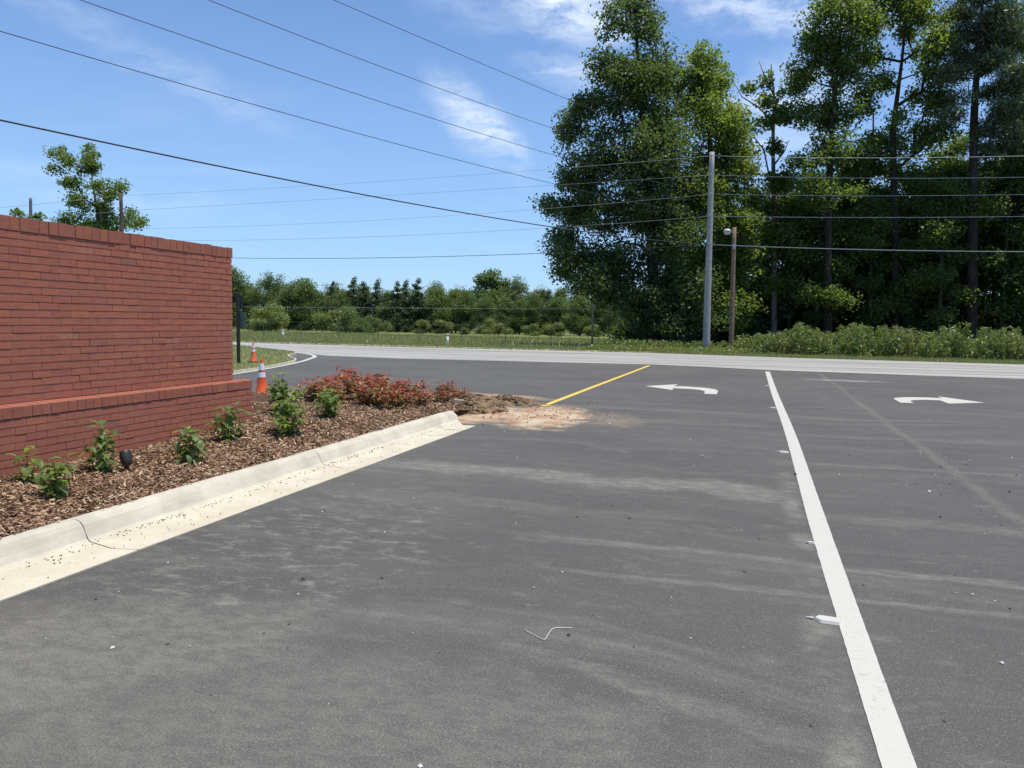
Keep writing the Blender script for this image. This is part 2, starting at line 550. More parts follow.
def mat_brick(name, dark=1.0):
    m, nt = material(name)
    r = nt.rnd()
    P = nt.pos()
    c = ramp_node(nt, r, [(0.0, (0.335*dark, 0.121*dark, 0.083*dark)), (0.3, (0.350*dark, 0.126*dark, 0.085*dark)), (0.6, (0.362*dark, 0.130*dark, 0.085*dark)),
                          (0.955, (0.375*dark, 0.136*dark, 0.087*dark)), (0.98, (0.41*dark, 0.157*dark, 0.083*dark)), (1.0, (0.285*dark, 0.122*dark, 0.09*dark))])
    n = nt.noise(nt.mapping(P, scale=(1, 0.35, 1.4)), 22, 6, 0.7)
    g = nt.noise(P, 1.4, 4, 0.6)
    c = nt.mix(nt.m('MULTIPLY', nt.ramp(n, 0.45, 0.75), 0.35), c, (0.13*dark, 0.05*dark, 0.04*dark))
    c = nt.mix(nt.m('MULTIPLY', nt.ramp(g, 0.5, 0.75), 0.2), c, (0.33*dark, 0.17*dark, 0.13*dark))
    finish(nt, c, 0.88, 0.2, nt.m('ADD', n, nt.noise(P, 120, 3)), 0.45, 0.006)
    return m


M = dict(
    asphalt=mat_asphalt(), road=mat_road(), land=mat_ground(), concrete=mat_concrete(),
    white=mat_paint("white_road_paint", (0.55, 0.54, 0.475), 0.6), yellow=mat_paint("yellow_road_paint", (0.74, 0.52, 0.09)),
    oldwhite=mat_paint("thin_white_road_paint", (0.66, 0.66, 0.63), 0.8),
    brick=mat_brick("red_brick"), brickcap=mat_brick("red_brick_on_edge", 0.9), mortar=mat_plain("mortar", (0.38, 0.165, 0.115), 0.95, 0.1, 0.2, 40),
    bark=mat_bark("bark", (0.026, 0.022, 0.018), (0.065, 0.055, 0.045)), palebark=mat_bark("pale_bark", (0.05, 0.043, 0.036), (0.12, 0.10, 0.085)), deadwood=mat_bark("dead_wood", (0.12, 0.10, 0.085), (0.24, 0.21, 0.18)),
    leaf_dark=blend_leaf("leaf_dark_green", (0.056, 0.096, 0.046), (0.094, 0.142, 0.060), (0.104, 0.150, 0.052), tf=0.42),
    leaf_mid=blend_leaf("leaf_mid_green", (0.080, 0.135, 0.048), (0.138, 0.196, 0.066), (0.160, 0.215, 0.062), tf=0.56),
    leaf_light=blend_leaf("leaf_light_green", (0.105, 0.165, 0.050), (0.172, 0.232, 0.070), (0.205, 0.258, 0.068), tf=0.58),
    leaf_far=blend_leaf("leaf_far_green", (0.085, 0.135, 0.058), (0.130, 0.182, 0.076), (0.150, 0.198, 0.078), tf=0.40, nscale=0.25),
    needle=blend_leaf("pine_needle", (0.060, 0.090, 0.058), (0.098, 0.130, 0.075), (0.105, 0.132, 0.070), tf=0.26),
    needle_far=blend_leaf("conifer_needle", (0.048, 0.085, 0.046), (0.075, 0.115, 0.058), (0.075, 0.115, 0.055), tf=0.22, nscale=0.3),
    weed=blend_leaf("weed_leaf", (0.13, 0.185, 0.055), (0.205, 0.255, 0.085), (0.24, 0.245, 0.105), tf=0.34, nscale=0.5),
    grass=blend_leaf("grass_blade", (0.16, 0.20, 0.07), (0.28, 0.29, 0.13), (0.34, 0.31, 0.17), tf=0.3, nscale=1.2),
    hydrangea=blend_leaf("shrub_leaf", (0.14, 0.215, 0.07), (0.24, 0.325, 0.12), (0.23, 0.30, 0.10), tf=0.58, nscale=9),
    red_leaf=blend_leaf("red_leaf", (0.33, 0.065, 0.05), (0.45, 0.11, 0.075), (0.27, 0.06, 0.05), trans=(0.5, 0.05, 0.04), tf=0.28, nscale=9),
    rust_leaf=blend_leaf("rusty_leaf", (0.33, 0.16, 0.075), (0.42, 0.28, 0.12), (0.21, 0.24, 0.085), trans=(0.4, 0.15, 0.03), tf=0.28, nscale=7),
    stem=mat_plain("green_stem", (0.10, 0.11, 0.05), 0.7), twig=mat_plain("brown_twig", (0.12, 0.07, 0.045), 0.8),
)


# ------------------------------------------------------------------ the setting: land, lot, road, markings
def grid(name, xs, ys, zf, mat):
    X, Y = np.meshgrid(xs, ys)
    Z = zf(X, Y)
    V = np.stack([X, Y, Z], -1).reshape(-1, 3)
    nx, ny = len(xs), len(ys)
    fs = [(j*nx+i, j*nx+i+1, (j+1)*nx+i+1, (j+1)*nx+i) for j in range(ny-1) for i in range(nx-1)]
    return MB().add(V, fs).build(name, mat, smooth=True)


xs = np.concatenate([[-3000, -1200, -500, -300], np.arange(-220, 141, 6.0), [200, 400, 1200, 3000]])
ys = np.concatenate([[-600, -200, -60, -20, 10, 30], np.arange(38, 180, 3.0), [220, 300, 400, 900, 3500]])
tag(grid('ground', xs, ys, lambda x, y: zt(x, y)-0.03, M['land']), 'rough green field and wood floor beyond the road', 'ground', kind='structure')


def sheet(name, poly, z, mat, label, cat, kind='structure'):
    o = MB().add([(x, y, z) for x, y in poly], [tuple(range(len(poly)))]).build(name, mat)
    return tag(o, label, cat, kind=kind)


def smooth_path(pts, n=8):
    """Catmull-Rom through points"""
    p = np.asarray(pts, float)
    p = np.vstack([2*p[0]-p[1], p, 2*p[-1]-p[-2]])
    out = []
    for i in range(1, len(p)-2):
        for t in np.linspace(0, 1, n, endpoint=False):
            a, b, c, d = p[i-1], p[i], p[i+1], p[i+2]
            out.append(0.5*((2*b)+(-a+c)*t+(2*a-5*b+4*c-d)*t*t+(-a+3*b-3*c+d)*t**3))
    out.append(p[-2])
    return np.array(out)


sheet('parking_lot', [(-60, -25), (40, -25), (40, 27.45), (1.6, 27.5), (-3.4, 28.8), (-6, 28.3), (-13, 27.5), (-16.5, 27.8), (-18, 30), (-60, 36)], 0.0, M['asphalt'],
      'dark new asphalt of the parking lot and its driveway', 'asphalt')
near = [(60, 27.2), (7.99, 27.1), (1.6, 27.4), (-3.56, 28.7), (-6.5, 28.2), (-13.0, 27.3), (-16.3, 27.65), (-18.75, 29.25), (-21.5, 31.1), (-26, 34.1), (-40, 37.5), (-90, 43)]
far = [(-90, 49), (-40, 41.0), (-29.1, 39.2), (-18.5, 38.6), (-4.7, 39.6), (2.2, 38.0), (11.1, 37.7), (60, 37.2)]
sheet('main_road', near+list(reversed(list(reversed(far)))), 0.004, M['road'], 'pale worn main road running across beyond the lot', 'road')


def stripe(name, pts, w, z, mat, label, cat='road marking'):
    p = np.asarray(pts, float)
    T = np.gradient(p, axis=0)
    T /= np.linalg.norm(T, axis=1)[:, None]
    w = np.broadcast_to(np.asarray(w, float), (len(p),))[:, None]
    Nn = np.stack([-T[:, 1], T[:, 0]], 1)
    rng = np.random.default_rng(len(name))
    a = p+Nn*(w/2)+Nn*rng.normal(0, 0.005, (len(p), 1))*w
    b = p-Nn*(w/2)+Nn*rng.normal(0, 0.005, (len(p), 1))*w
    V = [(x, y, z) for x, y in a]+[(x, y, z) for x, y in b]
    n = len(p)
    o = MB().add(V, [(i, n+i, n+i+1, i+1) for i in range(n-1)]).build(name, mat)
    return tag(o, label, cat, kind='structure')


LT = np.concatenate([np.arange(-3, 12, 0.06), np.arange(12, 26.6, 0.5)])
stripe('lane_line', [(0.545+0.035*math.exp(-((t-11.5)/4.5)**2)+0.010*np.clip((6.5-t)/3.5, 0, 1), t) for t in LT], 0.142-0.024*np.clip((6.5-LT)/3.5, 0, 1), 0.004, M['white'], 'long straight white lane line running up the lot')
stripe('yellow_line', [(-3.58+0.007*(t-13.6), t) for t in np.arange(13.5, 28.2, 0.4)], 0.115, 0.004, M['yellow'], 'yellow line leading from the dirt heap to the road')
stripe('road_edge_line', smooth_path([(-3.56, 28.78), (-1.5, 28.2), (0.64, 27.56), (1.6, 27.4), (7.99, 27.05), (24, 26.9), (40, 26.8)]), 0.13, 0.008, M['white'], 'white edge line along the near side of the road')
nose = smooth_path([(-12.6, 13.5), (-13.2, 17.2), (-13.9, 20.1), (-14.95, 23.3), (-15.75, 25.2), (-16.4, 26.6), (-17.3, 27.9), (-18.75, 29.25), (-21.54, 31.15), (-26, 34.2), (-36, 37.0)], 6)
stripe('curved_edge_line', nose, 0.17, 0.008, M['white'], 'white line curving round the tip of the grass strip')
for nm, poly, lb in [('turn_arrow', [(-2.43, 18.81), (-1.72, 19.80), (-1.78, 19.14), (-1.45, 19.15), (-1.2, 19.08), (-0.98, 18.95), (-0.8, 18.72), (-0.71, 18.45), (-0.68, 18.1), (-0.68, 17.38), (-0.95, 17.38), (-0.96, 17.94), (-1.02, 18.18), (-1.12, 18.34), (-1.27, 18.45), (-1.45, 18.5), (-1.72, 18.5), (-1.70, 18.02)],
                      'white arrow painted on asphalt, curving to point left'),
                     ('turn_arrow', [(2.95, 18.05), (2.94, 17.2), (3.19, 17.2), (3.19, 17.6), (3.26, 17.82), (3.4, 17.98), (3.58, 18.09), (3.85, 18.1), (3.87, 17.42), (4.64, 17.97), (4.02, 19.15), (4.0, 18.68), (3.75, 18.72), (3.46, 18.66), (3.2, 18.5), (3.03, 18.3)],
                      'white arrow painted on asphalt, curving to point right')]:
    sheet(nm, poly, 0.004, M['white'], lb, 'road marking')

# kerb and gutter -------------------------------------------------
KX = [(-3.81, 0.006), (-4.0, 0.004), (-4.235, 0.012), (-4.262, 0.028), (-4.288, 0.072), (-4.312, 0.112), (-4.335, 0.135), (-4.365, 0.148), (-4.41, 0.152), (-4.44, 0.146), (-4.45, 0.10), (-4.45, -0.1), (-3.81, -0.1)]


def kerb():
    mb = MB()
    rng = np.random.default_rng(3)
    joints = [-6.0, -2.0, 1.0, 4.02, 7.02, 10.02, 11.05]
    for a, b in zip(joints[:-1], joints[1:]):
        end = b > 11
        yy = np.linspace(a+0.005, b-0.005, 14 if not end else 9)
        n = len(KX)
        V = []
        for k, y in enumerate(yy):
            for i, (x, z) in enumerate(KX):
                jy = 0.0
                if k in (0, len(yy)-1) and not (end and k == len(yy)-1):
                    jy = 0.05*sin((x+3.8)*9)*(0.7 if i < 8 else 1)
                yv = y+jy
                if end and k == len(yy)-1:
                    yv = 10.52 if i < 2 or i == n-1 else (10.62 if i == 2 else 10.95+0.06*sin(i*2.0))
                elif end:
                    top = 10.52 if i < 2 or i == n-1 else 10.95
                    yv = a+0.006+(min(top, 10.95)-a)*k/(len(yy)-1)
                wob = 0.004*sin(yv*2.1+i)+rng.normal(0, 0.0012)
                V.append((x+wob, yv, z+(wob*0.5 if z > 0.003 else 0)))
        fs = []
        for k in range(len(yy)-1):
            for i in range(n):
                j = (i+1) % n
                fs.append((k*n+i, (k+1)*n+i, (k+1)*n+j, k*n+j))
        fs.append(tuple(range(n)))
        fs.append(tuple(reversed([(len(yy)-1)*n+i for i in range(n)])))
        mb.add(V, fs)
    o = mb.build('kerb', M['concrete'], smooth=False)
    tag(o, 'rounded pale concrete kerb and gutter along the planting bed', 'kerb', kind='structure')


kerb()

# planting bed ----------------------------------------------------
BED = smooth_path([(-4.44, 11.0), (-4.35, 12.0), (-4.3, 13.2), (-4.9, 14.2), (-6.2, 14.4), (-7.6, 13.4), (-8.8, 11.5), (-9.6, 10.2), (-10.5, 9.0), (-13, 8.0)], 6)


def bed_back(x):
    """Y of the bed's rear edge for a given X"""
    p = [(-13, 8.0), (-10.5, 9.0), (-9.6, 10.2), (-8.8, 11.5), (-7.6, 13.4), (-6.2, 14.4), (-4.9, 14.2), (-4.3, 13.2)]
    return np.interp(x, [q[0] for q in p], [q[1] for q in p])


def bed_z(x, y):
    x = np.asarray(x, float)
    y = np.asarray(y, float)
    t = np.clip((-4.42-x)/1.6, 0, 1)
    up = np.interp(y, [3, 6.0, 7.6, 9.0, 11, 13, 14.5], [0.02, 0.02, 0.13, 0.14, 0.10, 0.06, 0.0])
    z = 0.125+t*up+0.018*np.sin(x*5.1+y*2.3)*np.sin(y*3.7-x)+0.012*np.sin(y*9+x*6)
    end = np.clip((bed_back(x)-y)/0.6, 0, 1)
    front = np.clip((12.9-y)/1.9, 0, 1)*0+1
    z = z*(end**0.7)*front
    nosef = np.clip((y-11.0)/1.0, 0, 1)*np.clip((x+4.9)/0.6, 0, 1)
    return np.where((x > -4.9) & (y > 10.9), z*(1-0.75*nosef), z)+0.0


def bed():
    xs_ = np.concatenate([np.arange(-13, -6.5, 0.25), np.arange(-6.5, -4.43, 0.07), [-4.43]])
    ys_ = np.concatenate([np.arange(-2, 2.5, 0.5), np.arange(2.5, 14.8, 0.07)])
    mb = MB()
    nx = len(xs_)
    X, Y = np.meshgrid(xs_, ys_)
    rng = np.random.default_rng(5)
    Z = bed_z(X, Y)+rng.normal(0, 0.006, X.shape)
    fs = []
    for j in range(len(ys_)-1):
        for i in range(nx-1):
            if ys_[j] < bed_back(xs_[i])+0.1:
                fs.append((j*nx+i, j*nx+i+1, (j+1)*nx+i+1, (j+1)*nx+i))
    mb.add(np.stack([X, Y, Z], -1).reshape(-1, 3), fs)
    m, nt = material("mulch_soil")
    P = nt.pos()
    n = nt.noise(P, 35, 5, 0.7)
    finish(nt, nt.mix(nt.ramp(n, 0.35, 0.65), (0.055, 0.03, 0.018), (0.17, 0.10, 0.06)), 0.95, 0.1, n, 0.8, 0.03)
    tag(mb.build('mulch_bed', m, smooth=True), 'brown mulch bed between brick wall and kerb', 'mulch bed', kind='structure')
    # chips
    m, nt = material("mulch_chip")
    c = ramp_node(nt, nt.rnd(), [(0, (0.11, 0.066, 0.042)), (0.3, (0.22, 0.132, 0.080)), (0.62, (0.34, 0.215, 0.135)), (0.86, (0.48, 0.335, 0.22)), (1, (0.60, 0.48, 0.35))])
    finish(nt, c, 0.9, 0.15)
    N = 52000
    x = rng.uniform(-6.05, -4.40, N)
    y = 2.2+rng.beta(1.0, 1.35, N)*12.0
    x2 = rng.uniform(-9.3, -6.0, 9000)
    y2 = rng.uniform(8.3, 14.4, 9000)
    x, y = np.concatenate([x, x2]), np.concatenate([y, y2])
    ok = (y < bed_back(x)-0.05) & ~((x < -5.97) & (y < 8.25))
    x, y = x[ok], y[ok]
    N = len(x)
    L = rng.gamma(4.0, 0.0052, N)+0.009
    W = L*rng.uniform(0.16, 0.42, N)
    th = rng.uniform(0, pi, N)
    tl = rng.normal(0, 0.28, N)
    D = np.stack([np.cos(th)*np.cos(tl), np.sin(th)*np.cos(tl), np.sin(tl)], 1)
    rl = rng.normal(0, 0.45, N)
    S0 = np.stack([-np.sin(th), np.cos(th), np.zeros(N)], 1)
    U = np.cross(D, S0)
    S = S0*np.cos(rl)[:, None]+U*np.sin(rl)[:, None]
    C = np.stack([x, y, bed_z(x, y)+rng.uniform(0.002, 0.022, N)+np.abs(np.sin(tl))*L*0.4], 1)
    a = D*L[:, None]/2
    b = S*W[:, None]/2
    Q = np.stack([C-a-b*0.7, C+a-b, C+a*0.9+b*0.8, C-a+b], 1)
    tag(link('mulch_chips', quad_mesh('mulch_chips', Q, m)), 'loose brown and tan wood chips covering the bed', 'mulch', kind='stuff')
    # crumbs washed onto the gutter and stones on the asphalt
    mb = MB()
    m2 = mat_plain("dark_crumb", (0.10, 0.075, 0.05), 0.9, 0.2, 0.4, 60)
    for k in range(620):
        yy = 2.6+rng.beta(1, 1.2)*8
        xx = rng.choice([rng.normal(-4.19, 0.03), rng.uniform(-4.22, -3.85)], p=[0.68, 0.32])
        if yy < 4.2 and rng.random() < 0.5:
            continue
        r = rng.uniform(0.002, 0.0075)
        q = rng.normal(0, 0.25, (6, 3))
        V = np.array([(1, 0, 0), (-1, 0, 0), (0, 1, 0), (0, -1, 0), (0, 0, 0.6), (0, 0, -0.6)])*(1+q*0.5)*r*np.array([rng.uniform(0.8, 1.9), 1, 1])
        mb.add(V+np.array([xx, yy, 0.012]), [(0, 2, 4), (2, 1, 4), (1, 3, 4), (3, 0, 4), (2, 0, 5), (1, 2, 5), (3, 1, 5), (0, 3, 5)])
    tag(mb.build('gutter_debris', m2), 'dark crumbs of mulch scattered in the gutter', 'debris', kind='stuff')
    mb = MB()
    m3, nt = material("pebble")
    finish(nt, ramp_node(nt, nt.rnd(), [(0, (0.03, 0.03, 0.03)), (0.5, (0.16, 0.15, 0.13)), (0.8, (0.5, 0.49, 0.46)), (1, (0.8, 0.8, 0.78))]), 0.9, 0.2)
    for k in range(420):
        xx, yy = rng.uniform(-3.6, 4.5), 2.3+rng.beta(1, 2)*16
        if rng.random() < 0.3:
            xx, yy = rng.normal(2.2, 0.4), rng.uniform(3, 11)
        r = rng.gamma(3, 0.0018)+0.002
        q = rng.normal(0, 0.25, (6, 3))
        V = np.array([(1, 0, 0), (-1, 0, 0), (0, 1, 0), (0, -1, 0), (0, 0, 0.8), (0, 0, -0.6)])*(1+q*0.5)*r
        mb.add(V+np.array([xx, yy, r*0.4]), [(0, 2, 4), (2, 1, 4), (1, 3, 4), (3, 0, 4), (2, 0, 5), (1, 2, 5), (3, 1, 5), (0, 3, 5)])
    tag(mb.build('loose_grit', m3), 'loose pale grit and pebbles scattered on the asphalt', 'grit', kind='stuff')


bed()


# dug-up soil at the nose of the bed
def soil():
    m, nt = material("turned_soil")
    P = nt.pos()
    n = nt.noise(P, 9, 6, 0.7)
    finish(nt, nt.mix(nt.ramp(n, 0.35, 0.66), (0.12, 0.08, 0.05), (0.33, 0.235, 0.15)), 0.95, 0.1, n, 1.0, 0.05)
    rng = np.random.default_rng(12)
    heaps = [((-5.3, 13.2), 0.95, 0.55, 0.19, 'long heap of turned brown soil behind the end of the kerb'),
             ((-4.35, 13.7), 0.62, 0.36, 0.15, 'small dark clod heap beside the start of the yellow line'),
             ((-4.62, 12.3), 0.55, 0.7, 0.15, 'low spill of soil just past the kerb end'),
             ((-6.7, 12.9), 0.75, 0.5, 0.42, 'brown soil mound behind the red leaved shrubs')]
    for (c, rx, ry, h, lb) in heaps:
        mb = MB()
        na, nr = 64, 22
        V = [(0, 0, h*1.0)]
        for j in range(1, nr+1):
            t = j/nr
            for i in range(na):
                a = i*2*pi/na
                edge = 1+0.22*sin(a*3+c[0])+0.12*sin(a*7+1)+0.06*sin(a*13)
                rr = t*edge
                z = h*(1-t*t)**1.3*(0.80+0.16*sin(a*3+t*5)+0.14*sin(a*5-t*11+1))+rng.normal(0, 0.007)*(t < 0.97)
                V.append((rx*rr*cos(a)+rng.normal(0, 0.012), ry*rr*sin(a)+rng.normal(0, 0.012), max(z, -0.02) if t < 1 else -0.16))
        fs = [(0, 1+i, 1+(i+1) % na) for i in range(na)]
        for j in range(nr-1):
            for i in range(na):
                k = (i+1) % na
                fs.append((1+j*na+i, 1+(j+1)*na+i, 1+(j+1)*na+k, 1+j*na+k))
        mb.add(V, fs)
        for q in range(420):
            a, t = rng.uniform(0, 2*pi), rng.uniform(0.1, 1.25)
            r = rng.gamma(2, 0.007)+0.006
            W = np.array([(1, 0, 0), (-1, 0, 0), (0, 1, 0), (0, -1, 0), (0, 0, 0.9), (0, 0, -0.8)])*(1+rng.normal(0, 0.2, (6, 3)))*r
            mb.add(W+np.array([rx*t*cos(a), ry*t*sin(a), max(h*(1-t*t)*0.85, r*0.3)]), [(0, 2, 4), (2, 1, 4), (1, 3, 4), (3, 0, 4), (2, 0, 5), (1, 2, 5), (3, 1, 5), (0, 3, 5)])
        o = mb.build('soil_heap', m, smooth=True)
        o.location = (c[0], c[1], float(bed_z(c[0], c[1]))*0.35)
        tag(o, lb, 'soil heap', 'heaps of turned soil at the end of the bed')
    mb = MB()
    for q in range(420):
        t = rng.random()
        x, y = rng.normal(-3.3, 0.75), rng.normal(12.5, 0.95)
        if t < 0.3:
            x, y = rng.normal(-5.2, 1.0), rng.normal(14.75, 0.25)
        if x < -4.3 and y < 13.9:
            continue
        r = rng.gamma(2, 0.0034)+0.0025
        W = np.array([(1, 0, 0), (-1, 0, 0), (0, 1, 0), (0, -1, 0), (0, 0, 0.9), (0, 0, -0.8)])*(1+rng.normal(0, 0.2, (6, 3)))*r
        mb.add(W+np.array([x, y, r*0.4]), [(0, 2, 4), (2, 1, 4), (1, 3, 4), (3, 0, 4), (2, 0, 5), (1, 2, 5), (3, 1, 5), (0, 3, 5)])
    tag(mb.build('soil_crumbs', m), 'loose soil crumbs scattered over the stained asphalt by the heaps', 'soil crumbs', kind='stuff')
    mb = MB()
    mb.add(np.array([(-.2, -.08, 0), (.16, -.1, 0), (.2, .07, 0), (-.15, .1, 0), (-.18, -.06, .10), (.13, -.08, .13), (.15, .04, .12), (-.13, .08, .08)]), [(0, 3, 2, 1), (4, 5, 6, 7), (0, 1, 5, 4), (1, 2, 6, 5), (2, 3, 7, 6), (3, 0, 4, 7)])
    o = mb.build('concrete_chunk', mat_plain('dirty_concrete', (0.34, 0.28, 0.21), 0.9, 0.2, 0.3, 20))
    o.location, o.rotation_euler, o.scale = (-4.70, 12.1, 0.13), (0.3, 0.2, 0.9), (.6, .7, .7)
    tag(o, 'broken dirty concrete chunk lying in the turned soil', 'rubble')


soil()


# grass strip with its kerb ---------------------------------------
def blades(name, rng, x, y, z, h, w, label, mat):
    n = len(x)
    th = rng.uniform(0, 2*pi, n)
    lean = rng.normal(0, 0.35, (n, 2))*h[:, None]
    side = np.stack([np.cos(th), np.sin(th), np.zeros(n)], 1)*w[:, None]/2
    b = np.stack([x, y, z-0.01], 1)
    t = np.stack([x+lean[:, 0], y+lean[:, 1], z+h], 1)
    mid = (b+t)/2+np.stack([-lean[:, 0]*0.2, -lean[:, 1]*0.2, h*0.1], 1)
    Q = np.stack([b-side, b+side, t+side*0.12, t-side*0.12], 1)
    return tag(link(name, quad_mesh(name, Q, mat)), label, 'grass', kind='stuff')


def offset_in(path, d):
    T = np.gradient(path, axis=0)
    T /= np.linalg.norm(T, axis=1)[:, None]
    return path+np.stack([-T[:, 1], T[:, 0]], 1)*d


def grass_strip():
    p = offset_in(nose, 0.0)
    # grass area lies to the left of the curve; pull the tip well back from the painted line
    tip = np.array([-16.3, 26.9])
    d = np.linalg.norm(nose-tip, axis=1)
    off = 0.10+0.95*np.exp(-(d/2.6)**2)
    T = np.gradient(nose, axis=0)
    T /= np.linalg.norm(T, axis=1)[:, None]
    inner = nose+np.stack([-T[:, 1], T[:, 0]], 1)*off[:, None]
    poly = [tuple(q) for q in inner]+[(-60, 40.5), (-60, 8), (-14, 8)]
    m, nt = material("strip_turf")
    n = nt.noise(nt.pos(), 3.0, 5, 0.7)
    finish(nt, nt.mix(nt.ramp(n, 0.4, 0.65), (0.15, 0.185, 0.06), (0.28, 0.26, 0.13)), 0.95, 0.1, n, 0.5, 0.03)
    MBo = MB().add([(x, y, 0.05) for x, y in poly], [tuple(range(len(poly)))]).build('grass_strip', m)
    tag(MBo, 'wedge of grass between driveway and main road', 'grass', kind='structure')
    outer = inner+np.stack([T[:, 1], -T[:, 0]], 1)*0.065
    V = [(x, y, 0.075) for x, y in inner]+[(x, y, 0.075) for x, y in outer]+[(x, y, -0.02) for x, y in outer]+[(x, y, -0.02) for x, y in inner]
    k = len(inner)
    fs = []
    for i in range(k-1):
        for a in range(4):
            b = (a+1) % 4
            fs.append((a*k+i, a*k+i+1, b*k+i+1, b*k+i))
    tag(MB().add(V, fs).build('low_kerb', M['concrete']), 'thin pale concrete edging round the grass strip', 'kerb', kind='structure')
    rng = np.random.default_rng(8)
    N = 60000
    x, y = rng.uniform(-30, -13, N), rng.uniform(15, 36.5, N)
    ok = inside(x, y, poly)
    x, y = x[ok], y[ok]
    n = len(x)
    blades('grass_tufts', rng, x, y, np.full(n, 0.05), rng.gamma(4, 0.009, n)+0.012, rng.uniform(0.012, 0.028, n), 'short patchy grass blades on the wedge by the sign', M['grass'])


def inside(px, py, poly):
    c = np.zeros(len(px), bool)
    n = len(poly)
    for i in range(n):
        x1, y1 = poly[i]
        x2, y2 = poly[(i+1) % n]
        cond = ((y1 > py) != (y2 > py))
        c ^= cond & (px < (x2-x1)*(py-y1)/((y2-y1)+1e-12)+x1)
    return c


grass_strip()


# ------------------------------------------------------------------ brick wall
def brick_wall():
    root = empty('brick_wall', (-6.3, 3.5, 0.0), label='long red brick wall on a stepped brick plinth beside the mulch bed', cat='wall')
    ox, oy = -6.3, 3.5
    rng = np.random.default_rng(21)
    BL, BH, J = 0.203, 0.0577, 0.0100
    Y0, YU, YP = -0.6, 8.04, 8.27
    XU, XP = -6.1, -6.0        # front faces
    XUB, XPB = -6.5, -6.6      # rear faces

    def face(mb, xf, xb, y1, z0, rows, joint=J):
        """running bond bricks on the front face and on the far end"""
        for k in range(rows):
            z = z0+k*(BH+J)
            lift = rng.normal(0, 0.0012)
            mb.box(xf-0.06, xf-0.0036, Y0, y1-0.003, z+0.0015, z+BH-0.0015, 1)
            # front
            y = y1-(0.0 if k % 2 == 0 else (BL/2-0.003))
            if k % 2:
                d = rng.normal(0, 0.0018)
                mb.box(xf-0.09+d, xf+d, y+J/2, y1-0.001+rng.normal(0, 0.001), z, z+BH+lift, 0)
            while y > Y0:
                L = BL+rng.normal(0, 0.003)
                d = rng.normal(0, 0.0014)
                zz = rng.normal(0, 0.0013)
                mb.box(xf-0.09+d, xf+d, max(y-L+0.0033, Y0), y-0.0033, z+zz, z+zz+BH, 0)
                y -= L+0.003
            # far end and rear, plain running bond
            x = xf-0.10
            while x > xb+0.02:
                L = min(BL, x-xb)
                mb.box(x-L+J/2, x-J/2, y1-0.09, y1-0.003+rng.normal(0, 0.001), z, z+BH, 0)
                x -= BL+J
            y = y1-0.10
            while y > Y0:
                mb.box(xb, xb+0.09, max(y-BL+J/2, Y0), y-J/2, z, z+BH, 0)
                y -= BL+J

    def shift(mb):
        mb.V = [v-np.array([ox, oy, 0]) for v in mb.V]
        return mb

    mats = [M['brick'], M['mortar']]
    # plinth: courses from below the mulch up to the sloping ledge
    mb = MB()
    face(mb, XP, XPB, YP, 0.645-10*(BH+J), 10)
    mb.box(XPB+0.012, XP-0.0072, Y0, YP-0.014, -0.25, 0.645, 1)
    shift(mb).build('plinth', mats, root)
    # ledge of sloping bricks on edge
    mb = MB()
    W = 0.0905

    def slope_brick(y0, y1, x0, x1, za, zb, zlow):
        # x1 is the front; the top rises from za at the front to zb at the back
        mb.add([(x0, y0, zlow), (x1, y0, zlow), (x1, y1, zlow), (x0, y1, zlow), (x0, y0, zb), (x1, y0, za), (x1, y1, za), (x0, y1, zb)],
               [(0, 3, 2, 1), (4, 5, 6, 7), (0, 1, 5, 4), (1, 2, 6, 5), (2, 3, 7, 6), (3, 0, 4, 7)], 0)
    y = YP
    while y > Y0:
        d = rng.normal(0, 0.0018)
        slope_brick(y-W, y, XU-0.02, XP+0.006+d, 0.748+rng.normal(0, 0.0012), 0.768, 0.654)
        y -= W+0.004
    # far end of the ledge
    x = XU-0.03
    while x > XPB:
        x0 = max(x-W, XPB)
        mb.add([(x0, YU-0.02, 0.654), (x, YU-0.02, 0.654), (x, YP+0.004, 0.654), (x0, YP+0.004, 0.654), (x0, YU-0.02, 0.768), (x, YU-0.02, 0.768), (x, YP+0.004, 0.748), (x0, YP+0.004, 0.748)],
               [(0, 3, 2, 1), (4, 5, 6, 7), (0, 1, 5, 4), (1, 2, 6, 5), (2, 3, 7, 6), (3, 0, 4, 7)], 0)
        x -= W+0.008
    mb.add([(XPB, Y0, .651), (XP-0.01, Y0, .651), (XP-0.01, YP-.012, .651), (XPB, YP-.012, .651), (XU-.03, Y0, .760), (XP-0.01, Y0, .738), (XP-0.01, YP-.012, .738), (XU-.03, YP-.012, .760)],
           [(0, 3, 2, 1), (0, 1, 5, 4), (1, 2, 6, 5), (2, 3, 7, 6), (4, 5, 6, 7)], 1)
    shift(mb).build('ledge', [M['brickcap'], M['mortar']], root)
    # upper wall
    mb = MB()
    rows = 22
    z0 = 0.772
    z1 = z0+rows*(BH+J)
    face(mb, XU, XUB, YU, z0, rows)
    mb.box(XUB+0.012, XU-0.0072, Y0, YU-0.014, 0.70, z1-0.004, 1)
    shift(mb).build('upper_wall', mats, root)
    # cap of bricks on edge
    mb = MB()
    y = YU+0.006
    while y > Y0:
        d = rng.normal(0, 0.0022)
        h = 2.378+rng.normal(0, 0.0022)
        mb.box(XUB-0.006, (XUB+XU)/2-0.005, y-W, y, z1, h, 0)
        mb.box((XUB+XU)/2+0.004, XU+0.008+d, y-W+rng.normal(0, .001), y, z1, h, 0)
        y -= W+0.005
    mb.box(XUB+0.01, XU-0.008, Y0, YU-0.008, z1-0.004, 2.372, 1)
    shift(mb).build('cap', [M['brickcap'], M['mortar']], root)


brick_wall()


